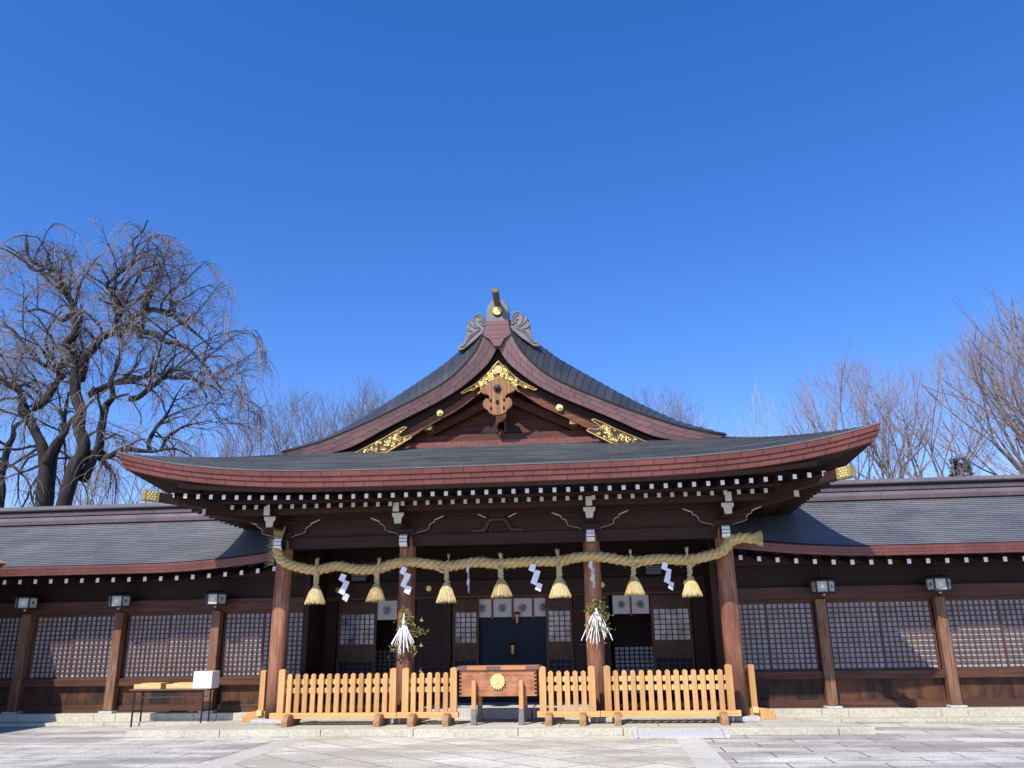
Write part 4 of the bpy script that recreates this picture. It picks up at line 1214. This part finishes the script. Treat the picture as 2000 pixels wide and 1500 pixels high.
for i, (x, rz, lab) in enumerate(((-11.75, 20, 'black hexagonal lantern at the far left edge, first from the left'), (-9.35, 15, 'black hexagonal lantern on the left corridor, between the other two lanterns there'), (-6.92, 5, 'black hexagonal lantern on the left corridor, nearest to the straw rope'), (7.12, -18, 'black hexagonal lantern on the right corridor, nearest to the straw rope'), (9.58, -10, 'black hexagonal lantern on the right corridor, farther from the straw rope'))):
    o = ln if i == 0 else copy_tree(ln)
    o.location = (x, 19.2, 2.78); o.rotation_euler.z = R(rz); o['label'] = lab

# ------------------------------------------------------------------ straw rope with tassels
rope = thing('straw_rope', 'thick twisted straw rope with seven tassels slung across the four pillars', 'rope', (0, 17.8, 3.3))
rp = [(-4.93, 17.84, 4.0), (-4.95, 17.82, 3.78), (-4.8, 17.8, 3.5), (-4.4, 17.8, 3.34), (-3.98, 17.8, 3.28), (-3.53, 17.8, 3.345), (-3.1, 17.8, 3.27), (-2.62, 17.8, 3.265), (-2.3, 17.8, 3.36), (-1.9, 17.79, 3.4), (-1.45, 17.8, 3.34), (-1.07, 17.8, 3.29), (-.45, 17.8, 3.36), (.08, 17.8, 3.31), (.67, 17.8, 3.345), (1.32, 17.8, 3.34), (1.78, 17.79, 3.41), (2.3, 17.79, 3.4), (2.9, 17.8, 3.3), (3.5, 17.8, 3.335), (4.04, 17.8, 3.3), (4.47, 17.8, 3.37), (4.8, 17.8, 3.47), (4.98, 17.8, 3.66), (5.22, 17.8, 3.735), (5.44, 17.8, 3.71)]
NP = 520
cp = smooth_curve(rp, NP)
mb = MB(); LEN = [0]
for a, b in zip(cp, cp[1:]): LEN.append(LEN[-1]+(b-a).length)
for k in range(3):
    path = []; rad = []
    for i, p in enumerate(cp):
        tng = (cp[min(i+1, NP)]-cp[max(i-1, 0)]).normalized()
        n1 = tng.cross(Vector((0, 1, 0))).normalized(); n2 = tng.cross(n1)
        g = -LEN[i]/0.42*2*math.pi+k*2*math.pi/3
        path.append(p+(n1*math.cos(g)+n2*math.sin(g))*.055); rad.append(.057*(1+.06*math.sin(LEN[i]*23+k)))
    mb.tube(path, rad, 10)
mb.build('twisted_rope', STRAW, rope, smooth=True)
mb = MB(); rr = random.Random(3)
def hair(p, d, L, r=.0022, sag=.0):
    p = Vector(p); d = Vector(d).normalized(); q = [p, p+d*L*.5+Vector((0, 0, -sag*.3)), p+d*L+Vector((0, 0, -sag))]
    mb.tube(q, [r, r, r*.5], 3)
for i in range(900):
    c = cp[rr.randrange(8, NP)]; d = Vector((rr.uniform(-1, 1), rr.uniform(-1, .3), rr.uniform(-1, 1)))
    hair(c+d.normalized()*.09, d+Vector((rr.uniform(-1, 1), 0, 0)), rr.uniform(.03, .1), .003)
for i in range(170):      # frayed left end, standing up
    a = rr.uniform(0, 6.28); r_ = rr.uniform(0, .07)
    p = Vector((-4.93+r_*math.cos(a), 17.83+r_*math.sin(a)*.6, 3.95))
    hair(p, (math.cos(a)*.25+rr.uniform(-.15, .1), -.1, 1), rr.uniform(.15, .34), .006)
for i in range(60):
    p = Vector((-4.98, 17.8, rr.uniform(3.4, 4.0))); hair(p, (-1, -.3, rr.uniform(-.6, .8)), rr.uniform(.08, .25), .0025, rr.uniform(0, .06))
for i in range(200):      # brush-like right end
    a = rr.uniform(0, 6.28); r_ = rr.uniform(0, 1)
    d = Vector((1, .35*r_*math.cos(a), .42*r_*math.sin(a)-.05)); p = Vector((5.38, 17.8+.05*r_*math.cos(a), 3.715+.06*r_*math.sin(a)))
    mb.tube([p, p+d*.13, p+d*.26], [.009, .009, .006], 4)
mb.build('frayed_straw', STRAWT, rope)
tp = None
for i, x in enumerate((-3.97, -2.61, -1.08, .09, 1.35, 2.92, 4.08)):
    zr = min(cp, key=lambda c: abs(c.x-x)+(10 if c.z > 3.6 else 0)).z
    if tp is None:
        mb = MB(); rr = random.Random(11); X0, Y0 = x, 17.74
        for k in range(2):
            mb.tube([Vector((X0+.03*math.cos(j*.75+k*3.14), Y0+.02*math.sin(j*.75+k*3.14), zr-.06-j*.018)) for j in range(14)], .036, 8)
        mb.tube([(X0, Y0-.03, zr-.33), (X0, Y0-.03, zr-.30)], .046, 10)
        # strap over the rope and tuft on top
        mb.tube([Vector((X0, 17.8+.14*math.cos(a), zr+.125*math.sin(a))) for a in [R(-60+24*j) + math.pi for j in range(11)]], .024, 6)
        for j in range(26):
            a = rr.uniform(0, 6.28); mb.tube([(X0+.02*math.cos(a), 17.72+.02*math.sin(a), zr+.06), (X0+.028*math.cos(a), 17.7, zr+.14), (X0+rr.uniform(-.05, .05), 17.7+rr.uniform(-.03, .03), zr+rr.uniform(.2, .27))], [.01, .008, .003], 3)
        mb.lathe([(.195, zr-.69), (.155, zr-.56), (.1, zr-.43), (.045, zr-.34)], X0, Y0, 18)
        for j in range(150):
            a = 2*math.pi*j/150+rr.uniform(-.02, .02); k_ = rr.uniform(.92, 1.08)
            mb.tube([(X0+.045*math.cos(a), Y0+.045*math.sin(a), zr-.33), (X0+.125*k_*math.cos(a), Y0+.12*k_*math.sin(a), zr-.48), (X0+.208*k_*math.cos(a), Y0+.2*k_*math.sin(a), zr-.69-rr.uniform(0, .05))], [.006, .008, .006], 3)
        tp = mb.build('tassel', STRAWT, rope, (X0, Y0, zr))
    else:
        c = copy_child(tp, rope, (x, 17.74, zr)); c.rotation_euler.z = i*.9; c.scale = (1+.08*math.sin(i*5), 1, 1+.05*math.cos(i*3)); c.rotation_euler.y = R(2.5*math.sin(i*7))
# paper streamers
def streamer(x, y, z, rz, n, lab, tilt=0, w=.115):
    mb = MB(); h = .15; pts = []
    for i in range(n):
        dx = (.055 if i % 2 else -.02)+i*.012
        zz = z-i*h*.98
        T = Matrix.Translation((x, y, z)) @ Matrix.Rotation(R(rz+(7 if i % 2 else -7)), 4, 'Z') @ Matrix.Rotation(R(tilt), 4, 'Y')
        q = [(dx-w/2+.03, -i*h*.9), (dx+w/2+.03, -i*h*.9-.05+.01), (dx+w/2-.03+.0, -(i+1)*h*.9-.06), (dx-w/2-.03, -(i+1)*h*.9-.0)]
        mb.prism(q, -.0015+.002*(i % 2), .0015+.002*(i % 2), T=T)
    tag(mb.build('paper_streamer', PAPER, None, (x, y, z)), lab, 'paper streamer', 'white zigzag paper streamers on the straw rope')
streamer(-3.34, 17.68, 3.18, 35, 4, 'white zigzag streamer between the first two tassels from the left', 2)
streamer(-2.0, 17.68, 3.3, -4, 4, 'broad white zigzag streamer in front of the second pillar from the left')
streamer(-.6, 17.68, 3.3, 82, 4, 'white streamer turned edge-on, between the third and fourth tassels')
streamer(.8, 17.68, 3.3, 12, 4, 'white zigzag streamer between the fourth and fifth tassels', -3)
streamer(2.03, 17.68, 3.33, 62, 4, 'narrow twisted white streamer in front of the third pillar, above the sprig', -6)
streamer(3.58, 17.68, 3.27, 28, 4, 'white zigzag streamer between the last two tassels on the right', -4)

# ------------------------------------------------------------------ evergreen sprigs with paper on the middle pillars
def sprig(x, z, seed, lab, right):
    t = thing('evergreen_sprig', lab, 'sprig', (x, 17.95, z))
    rr = random.Random(seed); lf = MB(); br = MB()
    mains = [((0, .35), (-.02, .62)), ((0, .2), (.2, .3)), ((0, .3), (-.14, .45)), ((0, .3), (.13, .5)), ((0, .05), (.2, .02)), ((0, .1), (-.16, .1))]
    if not right: mains = [((0, .2), (.42, .12)), ((0, .35), (.0, .6)), ((0, .1), (-.22, -.22)), ((0, .35), (.14, .42)), ((0, 0), (.2, -.2)), ((0, .3), (-.1, .32))]
    for (a0, z0), (a1, z1) in mains:
        p0 = Vector((x+a0, 17.93, z+z0)); p1 = Vector((x+a1, 17.88, z+z1))
        br.tube([p0, (p0+p1)/2+Vector((.01, -.02, .01)), p1], .006, 5)
        for k in range(70 if right else 45):
            u = rr.uniform(.15, 1.08); c = p0.lerp(p1, u)+Vector((rr.gauss(0, .05), rr.gauss(-.03, .03), rr.gauss(0, .05)))
            d = Vector((rr.uniform(-1, 1), rr.uniform(-.7, .3), rr.uniform(-.6, 1))).normalized(); s_ = d.orthogonal().normalized()
            L = rr.uniform(.05, .085); w = L*.36
            lf.add([c, c+d*L*.5+s_*w, c+d*L, c+d*L*.5-s_*w], [(0, 1, 2, 3)])
    br.tube([(x, 17.95, z-.3), (x+.01, 17.93, z), (x, 17.93, z+.4)], .01, 6)
    lf.build('leaves', LEAF, t, fixn=False); br.build('stem', W_FOOT, t)
    mb = MB()
    ap = Vector((x, 17.86, z+.45))
    mb.tube([ap+Vector((0, 0, .1)), ap, ap+Vector((0, -.01, -.12))], [.012, .025, .05], 8)
    for k in range(15):
        u = (k+.5)/15*2-1; u += rr.uniform(-.1, .1)
        w = .33 if right else .24
        a = ap+Vector((u*.03, -.01, -.05)); kx = u*w
        mid = ap+Vector((kx*.55, -.03+rr.uniform(-.02, .01), -.33+rr.uniform(-.06, .06)))
        e = ap+Vector((kx*1.1+rr.uniform(-.03, .03), -.02, -.62-rr.uniform(0, .16)+abs(u)*.14))
        path = [a, (a+mid)/2+Vector((rr.uniform(-.015, .015), 0, 0)), mid, e]
        for q0, q1 in zip(path, path[1:]):
            d = (q1-q0).normalized(); s_ = d.cross(Vector((0, 1, 0)))*rr.uniform(.005, .009)
            mb.add([q0-s_, q0+s_, q1+s_, q1-s_, q0-s_+Vector((0, .002, 0)), q0+s_+Vector((0, .002, 0)), q1+s_+Vector((0, .002, 0)), q1-s_+Vector((0, .002, 0))], [(0, 1, 2, 3), (7, 6, 5, 4), (0, 4, 5, 1), (1, 5, 6, 2), (2, 6, 7, 3), (3, 7, 4, 0)])
    mb.build('paper_fringe', PAPER, t)
sprig(-2.02, 1.78, 4, 'evergreen sprig with short white paper fringe on the second pillar, one branch reaching right', False)
sprig(2.1, 1.9, 9, 'bushier evergreen sprig with spiky white paper fringe on the third pillar', True)

# ------------------------------------------------------------------ neighbouring building at the far left
sb = thing('side_building', 'edge of a neighbouring roof with copper-coloured flashing at the far left edge', 'building', (-14.5, 16.5, 0))
mb = MB(); mb.prism([(-12.05, 3.46), (-12.05, 3.62), (-14.8, 5.2), (-17.5, 3.62), (-17.5, 3.46)], 14.0, 18.3); mb.build('roof', WROOFM, sb)
mb = MB(); mb.prism([(-12.04, 3.64), (-12.6, 3.98), (-12.6, 4.02), (-12.0, 3.68)], 18.25, 18.6); mb.build('copper_flashing', COPPER, sb)
mb = MB(); mb.box(-16.6, -13.1, 14.9, 18.4, 0, 3.46); mb.build('wall', W_DARK, sb)

# ------------------------------------------------------------------ trees
def rough(path, amp, rr):
    out = [path[0]]
    for a, b in zip(path, path[1:]):
        out.append((a+b)/2+Vector((rr.gauss(0, amp), rr.gauss(0, amp), rr.gauss(0, amp)))); out.append(b)
    return out
# the old weeping cherry behind the left corridor
wc = thing('weeping_cherry', 'big bare weeping cherry with black twisted limbs behind the left corridor', 'tree', (-17, 27, 0))
rr = random.Random(21)
LIMBS = dict(
 A=(.30, 0, [(-17.0, 0), (-17.2, 4), (-17.3, 6.0), (-17.5, 7.7), (-17.8, 8.8), (-18.5, 9.9), (-18.9, 10.6), (-19.4, 11.1), (-19.9, 11.4), (-21.1, 12.2)]),
 B=(.2, .6, [(-17.3, 6.0), (-17.4, 7.7), (-17.4, 9.2), (-17.5, 10.0), (-17.5, 11.0)]),
 C=(.30, -.4, [(-16.7, 0), (-16.5, 4), (-16.4, 5.9), (-16.1, 7.9), (-15.9, 8.7), (-16.2, 9.9), (-16.6, 11.0), (-16.7, 11.7), (-17.2, 12.5), (-16.9, 13.2), (-17.1, 14.0), (-17.8, 14.9), (-18.0, 15.6), (-19.3, 16.2), (-19.6, 17.2)]),
 D=(.19, -.8, [(-16.7, 11.2), (-16.4, 12.0), (-15.7, 12.6), (-14.9, 12.9), (-14.0, 12.7), (-13.1, 12.3), (-12.1, 11.9), (-11.3, 11.1), (-10.7, 10.3)]),
 E=(.15, .5, [(-15.5, 12.9), (-15.0, 13.8), (-14.4, 14.1), (-13.6, 13.8), (-12.8, 13.2), (-11.9, 12.4)]),
 F=(.13, -.3, [(-15.6, 13.0), (-15.4, 13.9), (-15.8, 14.5), (-16.0, 14.9), (-15.1, 15.8), (-15.2, 16.7), (-14.7, 17.6)]),
 G=(.11, .3, [(-14.6, 12.8), (-14.6, 13.8), (-14.6, 14.8), (-15.1, 15.6)]),
 H=(.13, 1.0, [(-16.3, 10.6), (-15.5, 11.2), (-14.7, 11.5), (-13.7, 11.5), (-12.8, 11.4), (-12.1, 11.1), (-11.6, 10.6)]),
 I=(.18, -1, [(-16.0, 7.4), (-15.3, 8.5), (-15.0, 9.9), (-14.7, 10.4), (-14.6, 11.5), (-14.7, 12.2)]),
 J=(.12, -1.3, [(-14.6, 10.4), (-13.6, 10.6), (-12.6, 11.1), (-11.9, 10.9), (-11.0, 9.9)]),
 K=(.13, -.6, [(-15.8, 8.4), (-15.0, 8.2), (-13.6, 8.3), (-12.7, 8.3), (-11.7, 8.0)]),
 L=(.17, .2, [(-17.5, 8.1), (-17.3, 8.9), (-17.0, 9.5), (-16.4, 10.1)]),
 M=(.15, .6, [(-18.4, 10.2), (-17.9, 11.0), (-17.7, 11.7), (-18.4, 12.0), (-19.3, 12.6), (-20.3, 13.7), (-21.3, 14.0)]),
 N=(.26, .0, [(-19.3, 0), (-19.3, 4), (-19.1, 6.8), (-19.2, 7.6), (-19.1, 8.8), (-19.0, 9.5), (-18.5, 10.1)]),
 O=(.13, .2, [(-17.7, 11.7), (-17.0, 12.0), (-16.6, 12.5), (-16.0, 13.0), (-15.5, 13.3)]),
 P=(.09, -.2, [(-13.6, 8.4), (-13.4, 9.3), (-12.9, 10.0), (-12.5, 10.8)]),
 Q=(.10, .8, [(-17.0, 14.0), (-18.0, 13.8), (-19.4, 14.5), (-20.5, 14.6)]),
 R=(.09, -.6, [(-17.8, 14.9), (-18.9, 15.7), (-19.4, 16.1), (-20.4, 16.8)]),
 S=(.07, -.6, [(-13.2, 8.4), (-12.6, 9.0), (-11.9, 9.2), (-11.1, 9.3)]))
tr = MB(); spawn = []
for k, (r0, yj, pts) in LIMBS.items():
    base_y = 27
    P = [Vector((x, base_y+(yj*min(1, i*.4)), z)) for i, (x, z) in enumerate(pts)]
    P = rough(P, .07, rr); n = len(P)
    P = smooth_curve(P, n*3); n = len(P)
    r_end = r0*.14
    tr.tube(P, [r0*(1-i/n)+r_end*(i/n)+rr.uniform(-.01, .012) for i in range(n)], 8)
    for i in range(n):
        if P[i].z > 7.9: spawn.append((P[i], r0*(1-i/n)+r_end*i/n))
tr.build('trunk', BARKD, wc, smooth=True)
tw = MB(); cen = Vector((-16.6, 27, 9.3))
def dome(p):   # >1 outside the crown outline
    dx = (p.x-cen.x)/(7.4 if p.x > cen.x else 8.5); dz = (p.z-cen.z)/(8.1 if p.z > cen.z else 8); dy = (p.y-27)/5
    return math.sqrt(dx*dx+dy*dy+dz*dz)
def droop(p, d, L, r, seg, grav, noise_=.12):
    path = [p.copy()]; d = d.normalized(); rad = [r]
    for i in range(seg):
        d = (d+Vector((rr.gauss(0, noise_), rr.gauss(0, noise_), rr.gauss(0, noise_)-grav*(i+1)/seg))).normalized()
        q = path[-1]+d*(L/seg)
        if dome(q) > 1.02: d = (d+Vector((0, 0, -.9))).normalized(); q = path[-1]+d*(L/seg)*.6
        path.append(q); rad.append(r*(1-.75*(i+1)/seg))
    return path, rad
cnt = 0
for k in range(215):
    p, r = rr.choice(spawn)
    out = (p-cen); out.y *= .6
    d = out.normalized()*.9+Vector((rr.gauss(0, .6), rr.gauss(0, .7), rr.gauss(.35, .45)))
    path, rad = droop(p, d, rr.uniform(1.4, 3.8), min(.06, r*.5), 9, .2, .2)
    tw.tube(path, [max(x, .008) for x in rad], 4, 0, False)
    for j in range(rr.randint(9, 14)):
        i = rr.randint(1, len(path)-1); t = path[i]-path[i-1]
        d2 = t.normalized()+Vector((rr.gauss(0, .5), rr.gauss(0, .5), rr.gauss(.05, .35)))
        pa, ra = droop(path[i], d2, rr.uniform(.7, 2.0), .013, 7, .5, .14)
        tw.tube(pa, [max(x, .0038) for x in ra], 3, 1, False)
        for q in range(2):
            i2 = rr.randint(1, 5); t = pa[i2+1]-pa[i2]
            pb, rb = droop(pa[i2], t.normalized()+Vector((rr.gauss(0, .5), rr.gauss(0, .5), rr.gauss(0, .3))), rr.uniform(.4, 1.2), .008, 4, .5, .1)
            tw.tube(pb, [max(x, .0033) for x in rb], 3, 1, False)
tw.build('crown', [BARKD, TWIG], wc, fixn=False)

# vase-shaped bare trees beyond the roofs
def vase(x, y, H, spread, seed, lab, bark, twig, fork=.35, levels=7, lean=0, r0=.28, stems=5, thin=1.0, narrow=.33, group='bare trees beyond the roofs'):
    t = thing('bare_tree', lab, 'tree', (x, y, 0), group)
    rr = random.Random(seed); tr = MB(); tw = MB()
    ec = Vector((x+lean*.7, y, H*.6)); er = (spread, spread, H*.4)
    def env(p): return ((p.x-ec.x)/er[0])**2+((p.y-ec.y)/er[1])**2+(max(0, p.z-ec.z)/er[2])**2
    def grow(p, d, L, r, lv):
        if env(p) > rr.uniform(.85, 1.1): return
        n = 3 if lv > 2 else 2
        path = [p]; dd = d
        for i in range(n):
            dd = (dd+Vector((rr.gauss(0, .07), rr.gauss(0, .07), .035))).normalized(); path.append(path[-1]+dd*L/n)
        r1 = r*.74
        b = tr if r > .022 else tw
        b.tube(path, [r+(r1-r)*i/n for i in range(n+1)], 6 if r > .05 else (4 if r > .02 else 3), 0, False)
        if lv == 0: return
        for k in range(2 if rr.random() < .62 else 3):
            a = dd+Vector((rr.gauss(0, narrow), rr.gauss(0, narrow), rr.gauss(.08, narrow*.6)))
            grow(path[-1], a.normalized(), L*rr.uniform(.68, .95), max(.005, r1*rr.uniform(.62, .86)), lv-1)
        if lv > 1 and rr.random() < .55:
            a = dd+Vector((rr.gauss(0, narrow*2), rr.gauss(0, narrow*2), .1)); grow(path[n//2], a.normalized(), L*.6, r1*.5, max(0, lv-2))
    top = Vector((x+lean*.2, y, H*fork))
    tr.tube([(x, y, 0), (x+lean*.1, y, H*fork*.5), top], [r0*1.15, r0, r0*.9], 9)
    L0 = (H*(1-fork))/ (sum(.82**i for i in range(levels+1)))*1.25
    for k in range(stems):
        a = 2*math.pi*k/stems+rr.uniform(-.4, .4)
        s_ = spread/(H*(1-fork))*rr.uniform(.35, 1.0)
        d = Vector((math.cos(a)*s_*1.25+lean/H*1.5, math.sin(a)*s_, 1)).normalized()
        grow(top, d, L0*rr.uniform(.9, 1.1), r0*.5, levels)
    tr.build('trunk', bark, t, smooth=True, fixn=False); tw.build('crown', twig, t, fixn=False)
    return t
vase(-12.9, 40, 14.2, 4.2, 1, 'hazy bare tree just right of the weeping cherry, behind the left gable slope', BARKP, TWIG, r0=.2, stems=8)
vase(-9.3, 41, 14.6, 3.6, 2, 'bare tree whose top peeks over the left gable slope', BARKP, TWIG, r0=.2, stems=8)
vase(5.3, 41, 14.0, 3.4, 3, 'bare tree top peeking over the right gable slope', BARKP, TWIG, r0=.2, stems=7)
vase(8.1, 44, 13.8, 2.0, 4, 'faint low pale treetop above the right end of the gable slope', BARKW, BARKW, levels=5, r0=.12)
vase(11.4, 42, 13.6, 2.6, 5, 'pale silvery treetop above the right eave, left of the tall bare cluster', BARKW, BARKW, levels=5, r0=.14)
vase(14.8, 40, 14.5, 3.9, 6, 'wide bare tree rising behind the right eave corner', BARKP, TWIGR, .3, levels=7, r0=.26, stems=7)
vase(18.4, 40.5, 14.5, 3.3, 7, 'upright bare tree between the eave corner tree and the far right tree', BARKP, TWIGR, .3, levels=7, r0=.24, stems=6)
vase(23.4, 37, 15.6, 6.0, 8, 'tallest bare tree cut off by the right edge', BARKP, TWIGR, .3, levels=7, lean=-1.0, r0=.32, stems=12)
for i, (x, y, H, sp, lab) in enumerate(((-22.5, 38, 12.5, 3, 'slim bare tree seen through the cherry limbs at the far left'), (-18.6, 40, 12.0, 3.2, 'slim bare tree seen through the middle of the weeping cherry'), (-16.0, 37, 11.0, 3, 'slim bare tree right behind the weeping cherry, above the left eave tip'))):
    vase(x, y, H, sp, 30+i, lab, BARKP, TWIG, .3, levels=6, r0=.16, group='slim bare trees behind the weeping cherry')
# dark conifer tip
t = thing('conifer', 'small dark conifer tip showing just over the right corridor ridge', 'tree', (20.3, 42, 0))
mb = MB(); mb.tube([(20.3, 42, 0), (20.3, 42, 9.9)], [.2, .03], 7); mb.build('trunk', BARKD, t)
mb = MB(); rr = random.Random(5)
for k in range(1500):
    z = rr.uniform(4, 10.2); R_ = (10.4-z)*.27+.1; a = rr.uniform(0, 6.28); q = rr.random()**.5*R_
    c = Vector((20.3+q*math.cos(a), 42+q*math.sin(a), z-q*.35)); d = Vector((math.cos(a), math.sin(a), rr.uniform(-.5, .5))).normalized(); s_ = d.orthogonal().normalized()*.05
    mb.add([c-s_, c+d*.15+s_, c+d*.34, c+d*.15-s_*2], [(0, 1, 2, 3)])
mb.build('crown', LEAFD, t, fixn=False)
